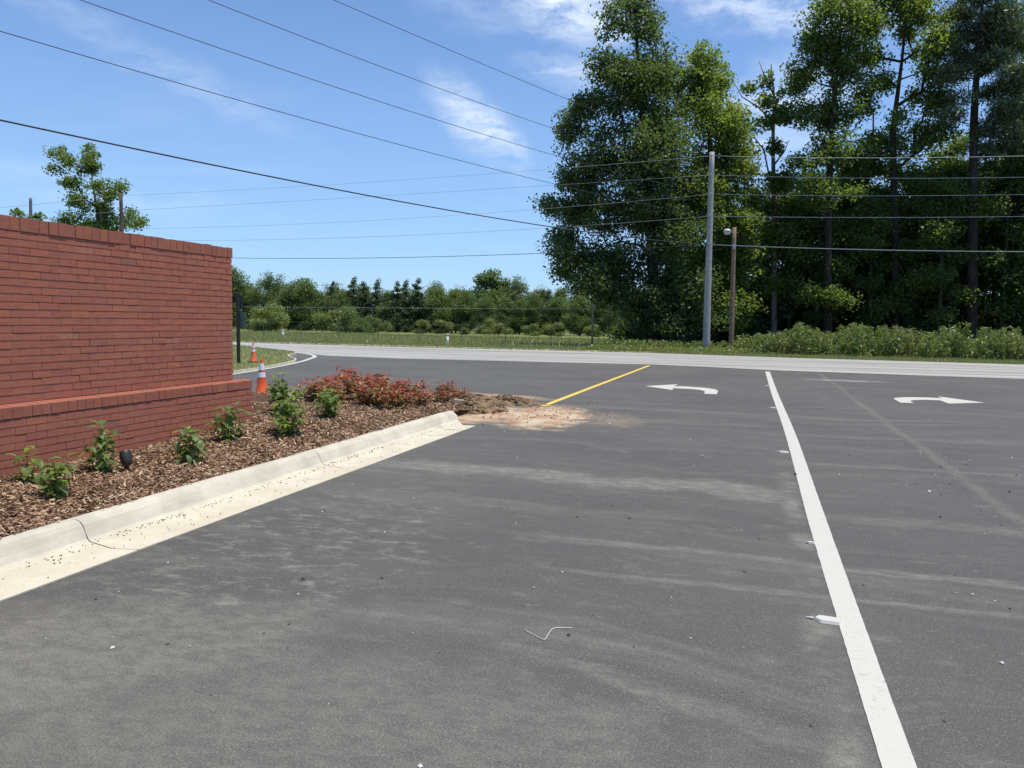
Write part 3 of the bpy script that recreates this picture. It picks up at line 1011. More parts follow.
# ------------------------------------------------------------------ trees
def crown_skeleton(rng, trunk, clusters, tip_r=0.02, pipe=0.46, rise=0.35):
    """joins every leaf cluster to the trunk by a limb that starts lower and closer in; returns tube list"""
    trunk = np.asarray(trunk, float)
    seg = np.linspace(0, len(trunk)-1, 40)
    tp = np.stack([np.interp(seg, np.arange(len(trunk)), trunk[:, i]) for i in range(3)], 1)
    tr = np.interp(seg, np.arange(len(trunk)), trunk[:, 3])
    cap = len(tp)+len(clusters)*30
    PA_ = np.zeros((cap, 3))
    PA_[:len(tp)] = tp
    n = len(tp)
    par = [-1]+list(range(n-1))
    ax = np.array([np.interp(c[2], tp[:, 2], tp[:, 0]) for c in clusters]), np.array([np.interp(c[2], tp[:, 2], tp[:, 1]) for c in clusters])
    hd = np.hypot(clusters[:, 0]-ax[0], clusters[:, 1]-ax[1])
    for ci in np.argsort(hd):
        c = clusters[ci]
        A = PA_[:n]
        dv = c-A
        h = np.hypot(dv[:, 0], dv[:, 1])
        cost = np.linalg.norm(dv, axis=1)+1.2*np.maximum(0, rise*h-dv[:, 2])+0.25*h
        cost[:4] += 3
        b = int(np.argmin(cost))
        a0 = A[b].copy()
        L = np.linalg.norm(c-a0)
        k = min(25, max(1, int(L/1.1)))
        prev = b
        side = rng.normal(0, 0.09*L, 3)
        for t in np.linspace(0, 1, k+1)[1:]:
            q = a0*(1-t)+c*t+side*4*t*(1-t)*0.5
            q[2] += 0.10*L*4*t*(1-t)*0.5
            PA_[n] = q
            par.append(prev)
            prev = n
            n += 1
    P = PA_[:n]
    cnt = np.zeros(n)
    for i in range(n-1, 39, -1):
        cnt[i] = max(cnt[i], 1)
        if par[i] >= 40:
            cnt[par[i]] += cnt[i]
    mb = MB()
    mb.tube(tp, tr, 9)
    for i in range(40, n):
        j = par[i]
        r1 = tip_r*cnt[i]**pipe
        r0 = tip_r*cnt[j]**pipe if j >= 40 else min(r1*1.25, tr[j]*0.8)
        mb.tube(np.array([P[j], P[i]]), [max(r0, r1), r1], 4, cap=False)
    return mb, np.array(P[40:])


def make_tree(seed, lobes, trunk, nclust, per, leaf, spread, leafmat, barkmat, up=0.6, flat=0.75, width=0.62, droop=0.2, tip=0.012, along=0.15, shell=2.0, sub=8, subr=0.78):
    """lobes: (x,y,z,rx,ry,rz) about the foot of the tree; returns (crown mesh, trunk mesh)"""
    rng = np.random.default_rng(seed)
    lobes = np.asarray(lobes, float)
    vol = (lobes[:, 3]*lobes[:, 4]*lobes[:, 5])**0.72
    n = np.maximum(2, (vol/vol.sum()*nclust)).astype(int)
    cl = []
    for L, k in zip(lobes, n):
        ns = max(2, int(round(k/sub)))
        d = rng.normal(size=(ns, 3))
        d /= np.linalg.norm(d, axis=1)[:, None]
        cs = L[:3]+d*(rng.random(ns)**(1/shell)*rng.uniform(0.75, 1.12, ns))[:, None]*L[3:6]
        w = rng.dirichlet(np.full(ns, 3.0))
        which = rng.choice(ns, k, p=w)
        g = rng.normal(size=(k, 3))
        g /= np.maximum(1, np.linalg.norm(g, axis=1)/1.7)[:, None]
        cl.append(cs[which]+g*np.minimum(L[3:6]*0.36, subr))
    cl = np.concatenate(cl)
    wood, pts = crown_skeleton(rng, trunk, cl, tip)
    m = (per*rng.uniform(0.45, 1.5, len(cl))).astype(int)
    sc = spread*rng.uniform(0.65, 1.35, len(cl))
    C = np.repeat(cl, m, 0)
    S = np.repeat(sc, m)
    g = rng.normal(size=C.shape)
    g /= np.maximum(1, np.linalg.norm(g, axis=1)/1.9)[:, None]
    C = C+g*S[:, None]*np.array([1, 1, flat])
    if along:
        k = int(len(C)*along)
        a = pts[rng.integers(0, len(pts), k)]
        C = np.concatenate([C, a+rng.normal(0, spread*0.6, a.shape)])
    C = C[C[:, 2] > 0.15]
    Q = leaf_quads(rng, C, leaf, up, width, droop)
    return quad_mesh('crown', Q, leafmat), wood.mesh('trunk', barkmat, smooth=True)


def needle_crown(seed, lobes, trunk, nclust, per, length, leafmat, barkmat, tuft=0.3):
    """pine: tufts of radiating needles on open limbs"""
    rng = np.random.default_rng(seed)
    lobes = np.asarray(lobes, float)
    vol = (lobes[:, 3]*lobes[:, 4]*lobes[:, 5])**0.75
    n = np.maximum(2, (vol/vol.sum()*nclust)).astype(int)
    cl = np.concatenate([L[:3]+(lambda d: d/np.linalg.norm(d, axis=1)[:, None]*rng.random(len(d))[:, None]**0.45)(rng.normal(size=(k, 3)))*L[3:6] for L, k in zip(lobes, n)])
    wood, pts = crown_skeleton(rng, trunk, cl, 0.016, 0.45, 0.1)
    C = np.repeat(cl, per, 0)+rng.normal(0, tuft, (len(cl)*per, 3))*np.array([1, 1, .6])
    D = rng.normal(size=C.shape)
    D[:, 2] += 0.5
    D /= np.linalg.norm(D, axis=1)[:, None]
    S = np.cross(D, rng.normal(size=C.shape))
    S /= np.linalg.norm(S, axis=1)[:, None]
    L = length*rng.uniform(0.6, 1.3, len(C))
    a = D*L[:, None]
    b = S*(L*0.10)[:, None]
    Q = np.stack([C-b*0.6, C+a*0.5-b, C+a, C+a*0.5+b], 1)
    return quad_mesh('crown', Q, leafmat), wood.mesh('trunk', barkmat, smooth=True)


def plant_tree(name, crown, trunk, loc, rz=0.0, sc=1.0, label=None, cat='tree', group=None, szk=1.0):
    r = empty(name, loc, rz, label, cat, group)
    r.scale = (sc, sc, sc*szk)
    link('trunk', trunk, r)
    link('crown', crown, r)
    return r


def photo_lobes(base, Y, spec, depth=0.8, seed=0):
    """lobes given by where they show in the photo: (px, py, half width px, half height px[, distance offset])"""
    rng = np.random.default_rng(seed)
    out = []
    for s in spec:
        dy = s[4] if len(s) > 4 else rng.uniform(-1.6, 1.6)
        c = at(s[0], s[1], Y+dy)
        rx = np.linalg.norm(at(s[0]+s[2], s[1], Y+dy)-c)
        rz = np.linalg.norm(at(s[0], s[1]+s[3], Y+dy)-c)
        out.append((*(c-base), rx, max(rx, rz)*depth, rz))
    return out


def photo_trunk(base, Y, pts):
    """(px, py, radius) upwards"""
    out = [(0, 0, -0.3, pts[0][2]*1.25)]
    for (px, py, r) in pts:
        c = at(px, py, Y)-base
        out.append((c[0], 0.0, c[2], r))
    return out


def hero(name, seed, Y, foot, trunk, lobes, label, mat, bark='bark', depth=0.8, group=None, maker=None, **kw):
    b = at(foot[0], foot[1], Y)
    base = np.array([b[0], Y, float(zt(b[0], Y))-0.03])
    L = photo_lobes(base, Y, lobes, depth, seed)
    T = photo_trunk(base, Y, trunk)
    if maker is None:
        cr, tr = make_tree(seed, L, T, leafmat=M[mat], barkmat=M[bark], **kw)
    else:
        cr, tr = maker(seed, L, T, leafmat=M[mat], barkmat=M[bark], **kw)
    return plant_tree(name, cr, tr, base, label=label, group=group)


WOOD = 'tall trees at the edge of the wood'
# the big dark tree left of the grey pole
hero('broadleaf_tree', 1, 52, (655, 345), [(655, 330, .42), (652, 250, .36), (645, 150, .25), (638, 60, .14), (634, 0, .05)],
     [(632, 22, 26, 34), (642, -18, 16, 22), (618, 72, 34, 32), (662, 66, 30, 30), (590, 108, 20, 18), (640, 112, 50, 34), (578, 128, 13, 26), (572, 172, 24, 16), (606, 158, 36, 30), (655, 160, 55, 36),
      (562, 205, 24, 15), (604, 210, 46, 28), (660, 215, 55, 36), (556, 232, 17, 12), (588, 252, 36, 14), (563, 270, 20, 12), (600, 275, 38, 18), (645, 270, 55, 34), (625, 298, 32, 16), (660, 312, 42, 24), (655, 336, 36, 12), (690, 300, 36, 30)],
     'huge dark broadleaf tree left of the grey pole, reaching far out to the left', 'leaf_dark', group=WOOD,
     nclust=1600, per=56, leaf=0.215, spread=0.42, droop=0.5, along=0.1)
hero('broadleaf_tree', 2, 54.5, (712, 345), [(712, 330, .26), (712, 240, .22), (710, 150, .16), (706, 80, .06)],
     [(705, 62, 17, 22), (690, 92, 26, 24), (722, 80, 14, 20), (712, 120, 34, 28), (738, 128, 16, 26), (722, 165, 36, 28), (745, 172, 14, 22), (705, 205, 40, 28), (738, 222, 20, 22), (705, 262, 42, 26), (740, 270, 20, 24), (728, 312, 26, 20)],
     'yellow green broadleaf tree standing behind the grey pole', 'leaf_light', group=WOOD,
     nclust=850, per=46, leaf=0.215, spread=0.40, along=0.1)


def thin_tree():
    Y = 57
    b = at(773, 340, Y)
    base = np.array([b[0], Y, -0.05])
    rng = np.random.default_rng(4)
    tr = photo_trunk(base, Y, [(774, 325, .20), (774, 220, .17), (773, 140, .12), (774, 95, .08), (771, 64, .025)])
    lob = photo_lobes(base, Y, [(770, 84, 7, 9), (776, 100, 11, 12), (757, 100, 7, 5), (752, 90, 5, 4), (780, 118, 14, 9), (766, 126, 10, 8), (772, 150, 10, 9), (790, 112, 9, 8), (748, 128, 6, 5), (776, 180, 12, 12), (782, 226, 20, 16), (768, 262, 16, 14)], 0.9, 3)
    cr, wd = make_tree(4, lob, tr, 64, 60, 0.28, 0.36, M['leaf_mid'], M['deadwood'], along=0.12)
    r = plant_tree('broken_tree', cr, wd, base, label='slender half dead tree with a forked bare tip rising through the gap', group=WOOD)
    mb = MB()
    for pts in ([(774, 95), (765, 78), (759, 61)], [(774, 122), (757, 106), (742, 97), (735, 84)], [(774, 200), (764, 150), (750, 132), (744, 118)], [(774, 165), (784, 152), (789, 140)]):
        mb.tube(np.array([at(px, py, Y)-base for px, py in pts]), np.linspace(0.07, 0.02, len(pts)), 5)
    mb.build('dead_limb', M['deadwood'], r, smooth=True)


thin_tree()
hero('broadleaf_tree', 6, 56, (828, 338), [(828, 325, .28), (828, 220, .24), (832, 120, .17), (840, 40, .08), (842, -20, .04)],
     [(842, -22, 26, 20), (838, 22, 30, 26), (812, 38, 16, 16), (862, 30, 20, 26), (800, 88, 17, 20), (822, 66, 26, 22), (845, 72, 28, 26), (806, 122, 15, 12), (835, 112, 34, 18), (825, 150, 30, 15), (800, 166, 14, 10), (850, 158, 26, 16), (828, 195, 26, 13), (808, 225, 20, 12), (848, 240, 20, 13), (830, 268, 22, 14), (814, 298, 20, 12), (846, 300, 18, 11)],
     'tall broadleaf tree with a leaning rounded top right of the gap', 'leaf_mid', group=WOOD, nclust=900, per=30, leaf=0.215, spread=0.38, along=0.1)
hero('broadleaf_tree', 7, 58, (896, 338), [(896, 325, .27), (895, 220, .24), (893, 130, .18), (902, 60, .10), (910, -20, .04)],
     [(905, -25, 40, 18), (905, 4, 26, 18), (860, 100, 16, 14), (876, 10, 18, 24), (920, 14, 22, 22), (898, 36, 12, 14), (942, 30, 14, 26), (868, 62, 14, 14), (925, 62, 16, 13), (886, 84, 17, 11), (938, 84, 17, 16), (925, 104, 22, 13), (900, 118, 14, 9), (942, 112, 12, 12), (885, 140, 30, 12), (925, 142, 30, 15), (905, 172, 36, 15), (880, 205, 24, 13), (925, 215, 26, 14), (900, 250, 26, 13), (905, 282, 26, 13), (886, 304, 20, 10)],
     'tall light green tree with an open forked crown left of the pine', 'leaf_light', group=WOOD, nclust=1000, per=30, leaf=0.215, spread=0.38, along=0.12, tip=0.02)
hero('pine_tree', 8, 57, (972, 338), [(972, 325, .34), (973, 220, .30), (974, 120, .24), (978, 50, .14), (984, -10, .05)],
     [(985, -12, 34, 14), (958, 16, 20, 11), (1000, 14, 26, 12), (975, 36, 28, 10), (1012, 44, 24, 12), (952, 46, 12, 8), (992, 64, 26, 10), (960, 74, 16, 8), (1020, 78, 22, 14), (996, 92, 26, 9), (1012, 112, 26, 13), (940, 50, 12, 7), (948, 78, 14, 7), (952, 118, 14, 7), (970, 60, 30, 12), (1000, 30, 30, 16), (962, 100, 12, 6), (992, 130, 22, 11), (1018, 142, 20, 14), (985, 150, 16, 9)],
     'tall dark pine with bare lower trunk near the right edge', 'needle', group=WOOD, maker=needle_crown, nclust=620, per=56, length=0.36)
hero('broadleaf_tree', 9, 60, (1016, 338), [(1016, 325, .3), (1014, 220, .26), (1016, 120, .18), (1030, 40, .06)],
     [(1040, 40, 26, 30), (1016, 165, 26, 18), (1050, 110, 34, 36), (1000, 190, 24, 14), (1040, 180, 34, 26), (1012, 218, 28, 16), (1050, 240, 34, 28), (1000, 248, 20, 13), (1014, 285, 30, 15)],
     'dark broadleaf tree right of the pine, cut by the right edge', 'leaf_dark', group=WOOD, nclust=600, per=62, leaf=0.21, spread=0.48)
hero('broadleaf_tree', 10, 61, (950, 338), [(950, 325, .2), (950, 220, .18), (952, 150, .08)],
     [(950, 150, 20, 14), (962, 172, 24, 13), (940, 185, 22, 12), (955, 208, 26, 14), (935, 235, 22, 13), (965, 240, 20, 12), (948, 272, 22, 12), (960, 298, 20, 10)],
     'small leafy tree between the forked tree and the pine', 'leaf_mid', group=WOOD, nclust=260, per=60, leaf=0.21, spread=0.44)
hero('broadleaf_tree', 11, 60, (860, 338), [(862, 325, .17), (866, 220, .15), (868, 165, .07)],
     [(868, 165, 16, 13), (856, 188, 20, 12), (876, 200, 18, 12), (862, 222, 22, 12), (872, 250, 20, 12), (862, 282, 20, 12)],
     'small leafy tree between the leaning top tree and the forked tree', 'leaf_mid', group=WOOD, nclust=220, per=60, leaf=0.21, spread=0.44)
hero('broadleaf_tree', 12, 58, (790, 338), [(789, 325, .13), (787, 250, .11), (785, 190, .05)],
     [(783, 186, 13, 10), (790, 206, 16, 9), (778, 236, 18, 11), (796, 250, 14, 11), (784, 285, 18, 13)],
     'thin young tree with pale leaves just right of the lamp pole', 'leaf_light', group=WOOD, nclust=170, per=58, leaf=0.21, spread=0.44)


def rear_trees():
    """the dim trees deeper in the wood, three kinds copied about"""
    kinds = []
    for s in range(3):
        rng = np.random.default_rng(70+s)
        H = [11, 12.5, 10][s]
        lob = [(rng.normal(0, .9), rng.normal(0, .9), H*t, 2.0+rng.uniform(-.5, .6), 2.0, 1.1) for t in np.linspace(0.22, 0.95, 7)]
        tr = [(0, 0, -.3, .24), (.1, 0, H*.3, .19), (-.1, .1, H*.65, .13), (0, 0, H, .03)]
        kinds.append(make_tree(70+s, lob, tr, 120, 30, 0.36, 0.42, M[['leaf_dark', 'leaf_mid', 'leaf_dark'][s]], M['bark'], along=0.1))
    rng = random.Random(9)
    n = 0
    for row, Y in enumerate((64, 73)):
        x = -7.0 if row else -5.0
        while x < 30:
            k = rng.randrange(3)
            y = Y+rng.uniform(-2.5, 2.5)
            plant_tree('woodland_tree', *kinds[k], (x, y, float(zt(x, y))), rng.uniform(0, 6.28), rng.uniform(0.82, 1.08)*(1+0.08*row),
                       label='dim tree deeper in the wood behind the tall front trees', group='dim trees deeper in the wood')
            x += rng.uniform(2.8, 4.6)
            n += 1
    # bare straight stems
    mb = MB()
    mb.tube([(0, 0, -.3), (.1, .05, 4), (0, .1, 9), (.15, 0, 12.5)], [.15, .12, .08, .03], 7)
    stem = mb.mesh('trunk', M['palebark'], True)
    lob = [(0, 0, 11.5, 1.3, 1.3, 1.2), (.5, .3, 9.8, 1.4, 1.3, .8), (-.6, -.2, 8.4, 1.5, 1.3, .7), (.6, -.3, 7.0, 1.5, 1.4, .7), (-.4, .4, 5.6, 1.5, 1.3, .7), (.3, .2, 4.2, 1.4, 1.3, .6), (-.2, -.2, 2.9, 1.3, 1.2, .5)]
    cr, tr = make_tree(90, lob, [(0, 0, -.3, .15), (.1, .05, 4, .12), (0, .1, 9, .08), (.15, 0, 12, .03)], 190, 48, .21, .44, M['leaf_mid'], M['palebark'])
    for (px, Y) in [(690, 56), (757, 60), (806, 61), (815, 58), (880, 62), (911, 59), (918, 61), (938, 57), (990, 62), (1000, 58), (843, 63), (780, 62), (868, 58), (955, 62), (1015, 62), (1030, 58), (898, 63), (828, 62), (720, 60), (740, 63)]:
        b = at(px, 338, Y)
        plant_tree('slim_tree', cr, tr, (b[0], Y, 0), rng.uniform(0, 6.28), rng.uniform(.8, 1.1), label='slim bare stemmed tree among the front trees of the wood', group='slim stems in the wood')
    # understorey
    us = []
    for s in range(2):
        r2 = np.random.default_rng(50+s)
        lob = [(r2.normal(0, .9), r2.normal(0, .7), z, 1.5, 1.3, .7) for z in (0.7, 1.4, 2.2, 3.0)]
        us.append(make_tree(50+s, lob, [(0, 0, -.2, .06), (0.1, 0, 1.5, .05), (0, 0, 3, .02)], 60, 52, .30, .42, M['leaf_dark'], M['bark'], along=0))
    us[0][0].name = 'crown'
    x = -9.0
    while x < 27:
        for Y in (60, 67):
            if rng.random() < 0.80:
                xx, yy = x+rng.uniform(-1, 1), Y+rng.uniform(-1.5, 1.5)
                if xx < -6.5 and yy < 54:
                    continue
                plant_tree('understory_bush', *us[0 if Y > 52 else rng.randrange(2)], (xx, yy, float(zt(xx, yy))-0.05), rng.uniform(0, 6.28), rng.uniform(.6, 1.1), label='shaded bush growing under the trees of the wood', cat='bush', group='shaded bushes under the trees')
        x += 2.3
    x = -9.0
    while x < 42:
        yy = 90+rng.uniform(-3, 3)
        plant_tree('understory_bush', *us[0], (x, yy, float(zt(x, yy))-0.05), rng.uniform(0, 6.28), rng.uniform(1.5, 2.1), label='shaded bush growing under the trees of the wood', cat='bush', group='shaded bushes under the trees')
        x += 3.4


rear_trees()


def far_trees():
    """the tree line on the far side of the field"""
    kinds = {}
    for s in range(4):
        rng = np.random.default_rng(30+s)
        H = [9.5, 8.6, 9.0, 8.0][s]
        lob = [(0, 0, H*.80, 1.5, 1.5, 1.4), (1.0, .3, H*.62, 1.9, 1.8, 1.5), (-1.1, -.3, H*.58, 1.9, 1.8, 1.5), (.2, .5, H*.38, 2.6, 2.2, 1.6), (-.3, -.4, H*.2, 2.6, 2.2, 1.5), (rng.uniform(-1.2, 1.2), 0, H*.72, 1.4, 1.4, 1.3)]
        kinds['r%d' % s] = make_tree(30+s, lob, [(0, 0, -.3, .2), (0, 0, H*.5, .13), (0, 0, H*.9, .03)], 300, 50, .24, .50, M['leaf_far'], M['bark'], along=0, shell=2.6, subr=.9)
    for s in range(2):
        rng = np.random.default_rng(40+s)
        H = 9.6
        lob = []
        for z in np.linspace(.06, .98, 17):
            w = (1-z)*2.9*(0.8+0.4*rng.random())+0.12
            lob.append((rng.normal(0, .1), rng.normal(0, .1), H*z, w, w, .22))
        kinds['c%d' % s] = make_tree(40+s, lob, [(0, 0, -.3, .17), (0, 0, H*.6, .09), (0, 0, H*1.02, .02)], 520, 28, .25, .26, M['needle_far'], M['bark'], along=0, up=0.2, droop=0.6, flat=.6, shell=3.0, sub=2.0, subr=.5)
    rng = random.Random(4)
    ordw = ['first', 'second', 'third', 'fourth', 'fifth', 'sixth', 'seventh', 'eighth', 'ninth', 'tenth', 'eleventh', 'twelfth', 'thirteenth', 'fourteenth', 'fifteenth', 'sixteenth', 'seventeenth', 'eighteenth', 'nineteenth', 'twentieth']
    # px, top py, kind, distance
    row = [(214, 276, 'r0', 112), (228, 268, 'r1', 108), (247, 283, 'r2', 110), (270, 276, 'r0', 108), (288, 290, 'r3', 106), (302, 278, 'r2', 106), (316, 292, 'r1', 110), (333, 284, 'c0', 112), (343, 293, 'r3', 109),
           (354, 279, 'c1', 110), (364, 284, 'c0', 111), (378, 281, 'c1', 112), (390, 292, 'r1', 110), (397, 284, 'c0', 110), (406, 282, 'c1', 112), (418, 281, 'c0', 111), (430, 292, 'c1', 113), (438, 289, 'r3', 110), (452, 292, 'r1', 112), (466, 293, 'r0', 110),
           (484, 296, 'r2', 109), (506, 298, 'r3', 112), (520, 300, 'r1', 113), (534, 295, 'r0', 114), (549, 292, 'c0', 115), (560, 297, 'r2', 113), (580, 297, 'r3', 112), (600, 300, 'r1', 113), (618, 300, 'r0', 112), (640, 300, 'r2', 112), (660, 299, 'r3', 114)]
    nr = nc = 0
    for (px, py, k, Y) in row:
        top = at(px, py, Y)
        b = float(zt(top[0], Y))
        H = {'r0': 9.5*.97, 'r1': 8.6*.97, 'r2': 9.0*.97, 'r3': 8.0*.97, 'c0': 9.8, 'c1': 9.8}[k]
        s = (top[2]-b)/H
        if k[0] == 'r':
            nr += 1
            lb = 'round crowned tree in the far line behind the field' if nr > 20 or px < 232 or px > 600 else '%s round crowned tree from the left in the far tree line' % ordw[nr-3]
        else:
            nc += 1
            lb = '%s pointed dark conifer from the left in the far tree line' % ordw[nc-1]
        plant_tree('conifer_tree' if k[0] == 'c' else 'field_tree', *kinds[k], (top[0], Y, b-0.05), rng.uniform(0, 6.28), s*(1.08 if k[0] == 'c' else 1.03), label=lb, group='far line of trees beyond the field')
    # second, lower rank closing the gaps
    x = -185.0
    while x < -8:
        Y = 122+rng.uniform(-3, 4)
        plant_tree('field_tree', *kinds['r%d' % rng.randrange(4)], (x, Y, float(zt(x, Y))), rng.uniform(0, 6.28), rng.uniform(.86, 1.02), label='dim tree filling a gap at the back of the far tree line', group='back rank of the far tree line')
        x += rng.uniform(3.0, 4.8)
    # the tall round tree standing above the line
    hero('field_tree', 15, 122, (491, 330), [(491, 325, .3), (491, 300, .24), (491, 280, .1)], [(491, 282, 11, 8), (497, 290, 11, 7), (484, 293, 11, 7), (491, 300, 16, 9)],
         'tall round tree standing above the middle of the far tree line', 'leaf_far', group='far line of trees beyond the field', nclust=110, per=60, leaf=.42, spread=.6)
    # bushes in front
    bk = []
    for s in range(3):
        r2 = np.random.default_rng(60+s)
        lob = [(r2.normal(0, .7), r2.normal(0, .5), z, 1.2, 1.1, .6) for z in (0.5, 0.9, 1.5, 2.1)]
        bk.append(make_tree(60+s, lob, [(0, 0, -.2, .05), (0, 0, 1, .04), (0, 0, 2, .02)], 80, 46, .20, .32, M['weed' if s != 1 else 'leaf_far'], M['bark'], along=0))
    x = -84.0
    i = 0
    while x < -14:
        Y = 102+rng.uniform(-8, 4)+(-8 if x < -45 else 0)
        sc = rng.uniform(.7, 1.5) if x < -50 else rng.uniform(.3, .8)
        plant_tree('field_bush', *bk[rng.randrange(3)], (x, Y, float(zt(x, Y))-0.05), rng.uniform(0, 6.28), sc, label=('tall pale bush at the left foot of the far tree line' if x < -50 else 'low bush in the strip before the far trees'), cat='bush',
                   group=('tall bushes before the far trees' if x < -50 else 'low bushes before the far trees'))
        x += rng.uniform(1.2, 4.2) if x > -50 else rng.uniform(1.6, 3.8)
        i += 1


far_trees()

# trees that show over the brick wall
hero('broadleaf_tree', 17, 53, (100, 350), [(100, 320, .22), (99, 260, .2), (98, 215, .15), (92, 180, .06)],
     [(58, 150, 7, 8), (66, 165, 10, 9), (84, 152, 6, 11), (92, 168, 11, 9), (76, 182, 14, 8), (98, 160, 5, 10), (84, 202, 16, 10), (118, 184, 8, 11), (110, 206, 10, 9), (95, 192, 14, 12), (80, 165, 8, 10), (100, 225, 24, 12), (72, 220, 12, 9), (138, 221, 13, 6), (128, 212, 6, 8)],
     'ragged green tree showing above the brick wall beside a wooden pole', 'leaf_mid', group='trees showing over the brick wall', nclust=230, per=34, leaf=.22, spread=.34, along=0.3, tip=0.02)
hero('slim_tree', 18, 55, (31, 350), [(31, 320, .2), (31, 240, .17), (30.5, 198, .12)],
     [(18, 214, 4, 5), (26, 217, 4, 3), (38, 215, 5, 4), (22, 225, 8, 6)],
     'broken bare trunk with a few leaves showing over the left of the wall', 'leaf_mid', 'deadwood', group='trees showing over the brick wall', nclust=20, per=26, leaf=.3, spread=.3)


# ------------------------------------------------------------------ roadside weeds and grass
def roadside():
    rng = np.random.default_rng(15)
    # tall weeds on the right, one mass
    C = []
    for k in range(2600):
        x = rng.uniform(0.2, 25)
        y = 42.6+rng.beta(1.1, 1.6)*4.6
        H = (0.5+1.05*rng.random()**1.8)*(1+0.10*sin(x*1.3)+0.10*sin(x*2.6+1))
        if x < 2.2:
            H *= 0.55+0.2*(x-0.2)
        if 10.2 < x < 11.2:
            H *= 0.7
        n = int(22*H)+6
        t = rng.random(n)**0.8
        r = 0.15*(1-t*0.6)
        C.append(np.stack([x+rng.normal(0, 1, n)*r, y+rng.normal(0, 1, n)*r, 0.03+t*H], 1))
    C = np.concatenate(C)
    o = link('tall_weeds', quad_mesh('tall_weeds', leaf_quads(rng, C, 0.19, 0.25, 0.36, -0.5), M['weed']))
    tag(o, 'dense tall green weeds along the far verge before the wood', 'weeds', kind='stuff')
    C = []
    for k in range(900):
        x = rng.uniform(-9, 1.5)
        y = 42.5+rng.random()*6
        H = (0.10+0.16*rng.random() if y < 46.6 else 0.25+0.35*rng.random())+(0.4 if -0.9 < x < 1.3 and y > 46.2 else 0)
        n = int(26*H)+6
        t = rng.random(n)
        C.append(np.stack([x+rng.normal(0, .2, n), y+rng.normal(0, .2, n), float(zt(x, y))+t*H], 1))
    C = np.concatenate(C)
    tag(link('low_weeds', quad_mesh('low_weeds', leaf_quads(rng, C, 0.15, 0.5, 0.5, 0.1), M['weed'])), 'low weeds round the foot of the grey pole', 'weeds', kind='stuff')
    N = 52000
    x = rng.uniform(-42, 26, N)
    dy = rng.beta(1, 1.8, N)*6.5
    dy = np.where((x < -5) & (dy > 0.7), dy+2.0, dy)
    y = np.interp(x, [-40, -29, -18, -4.7, 2.2, 11, 26], [41.1, 39.3, 38.7, 39.7, 38.1, 37.8, 37.6])+0.05+dy
    n = len(x)
    blades('verge_grass', rng, x, y, zt(x, y)-0.03, rng.gamma(4, 0.016, n)+0.02, rng.uniform(.02, .05, n), 'rough grass along the far edge of the main road', M['grass'])
    N = 60000
    x = rng.uniform(-62, -6, N)
    y = 45+rng.random(N)**1.3*42
    blades('field_grass', rng, x, y, zt(x, y)-0.03, rng.gamma(3, 0.035, N)+0.03, rng.uniform(.04, .09, N), 'tall pale green grass of the field beyond the road', M['grass'])


roadside()


# ------------------------------------------------------------------ poles and wires
m_greypole = mat_plain("weathered_grey_pole", (0.30, 0.305, 0.31), 0.75, 0.3, 0.12, 5)
m_brownpole = mat_plain("brown_wood_pole", (0.22, 0.165, 0.115), 0.9, 0.15, 0.2, 5)
m_darkpole = mat_plain("dark_wood_pole", (0.10, 0.085, 0.075), 0.9, 0.15, 0.2, 5)
m_porcelain = mat_plain("grey_porcelain", (0.45, 0.46, 0.47), 0.35, 0.5, 0.05, 10)
m_alu = mat_plain("aluminium_cable", (0.42, 0.43, 0.43), 0.45, 0.5, 0.05, 10)
m_black = mat_plain("black_cable", (0.05, 0.052, 0.058), 0.6, 0.3, 0.05, 10)
m_fence = mat_plain('old_fence_wire', (0.12, 0.125, 0.11), 0.8, 0.2)
m_steel = mat_plain("galvanised_steel", (0.42, 0.43, 0.44), 0.45, 0.5, 0.1, 14, metal=0.6)


def utility_pole(name, x, y, z0, H, r0, r1, mat, heights, label, side=-1, lean=(0, 0)):
    r = empty(name, (x, y, z0), label=label, cat='utility pole', group='poles along the road')
    mb = MB()
    zs = np.linspace(-0.5, H, 14)
    mb.tube([(lean[0]*max(z, 0)/H, lean[1]*max(z, 0)/H, z) for z in zs], np.interp(zs, [0, H], [r0, r1]), 16)
    mb.build('pole', mat, r, smooth=True)
    for z in heights:
        f = z/H
        i = MB()
        cx_, cy_ = lean[0]*f, lean[1]*f-np.interp(z, [0, H], [r0, r1])
        i.tube([(cx_, cy_+0.05, z-0.02), (cx_, cy_-0.10, z), (cx_, cy_-0.16, z+0.02)], [0.03, 0.025, 0.02], 6)
        i.lathe([(0.02, -0.05), (0.06, -0.04), (0.045, -0.015), (0.065, 0.0), (0.045, 0.025), (0.055, 0.04), (0.03, 0.07)], 10, 0, (cx_, cy_-0.17, z+0.02))
        i.build('insulator', m_porcelain, r, smooth=True)
    return r


PA = np.array([-2.5, 46.2])
ZA = [11.03, 9.96, 8.89, 7.65, 6.05]
utility_pole('utility_pole', -2.5, 46.2, 0.0, 11.3, 0.215, 0.145, m_greypole, [z-0.02 for z in ZA], 'tall plain grey utility pole at the verge in front of the dark tree', lean=(-0.06, 0))
PB = np.array([-46.3, 48.0])
ZB = [10.53, 9.38, 8.05, 7.2, 6.1]
utility_pole('utility_pole', -46.3, 48.0, float(zt(-46.3, 48)), 10.75-float(zt(-46.3, 48)), 0.17, 0.125, m_darkpole, [z+0.28 for z in ZB], 'dark wooden utility pole showing its top over the brick wall')


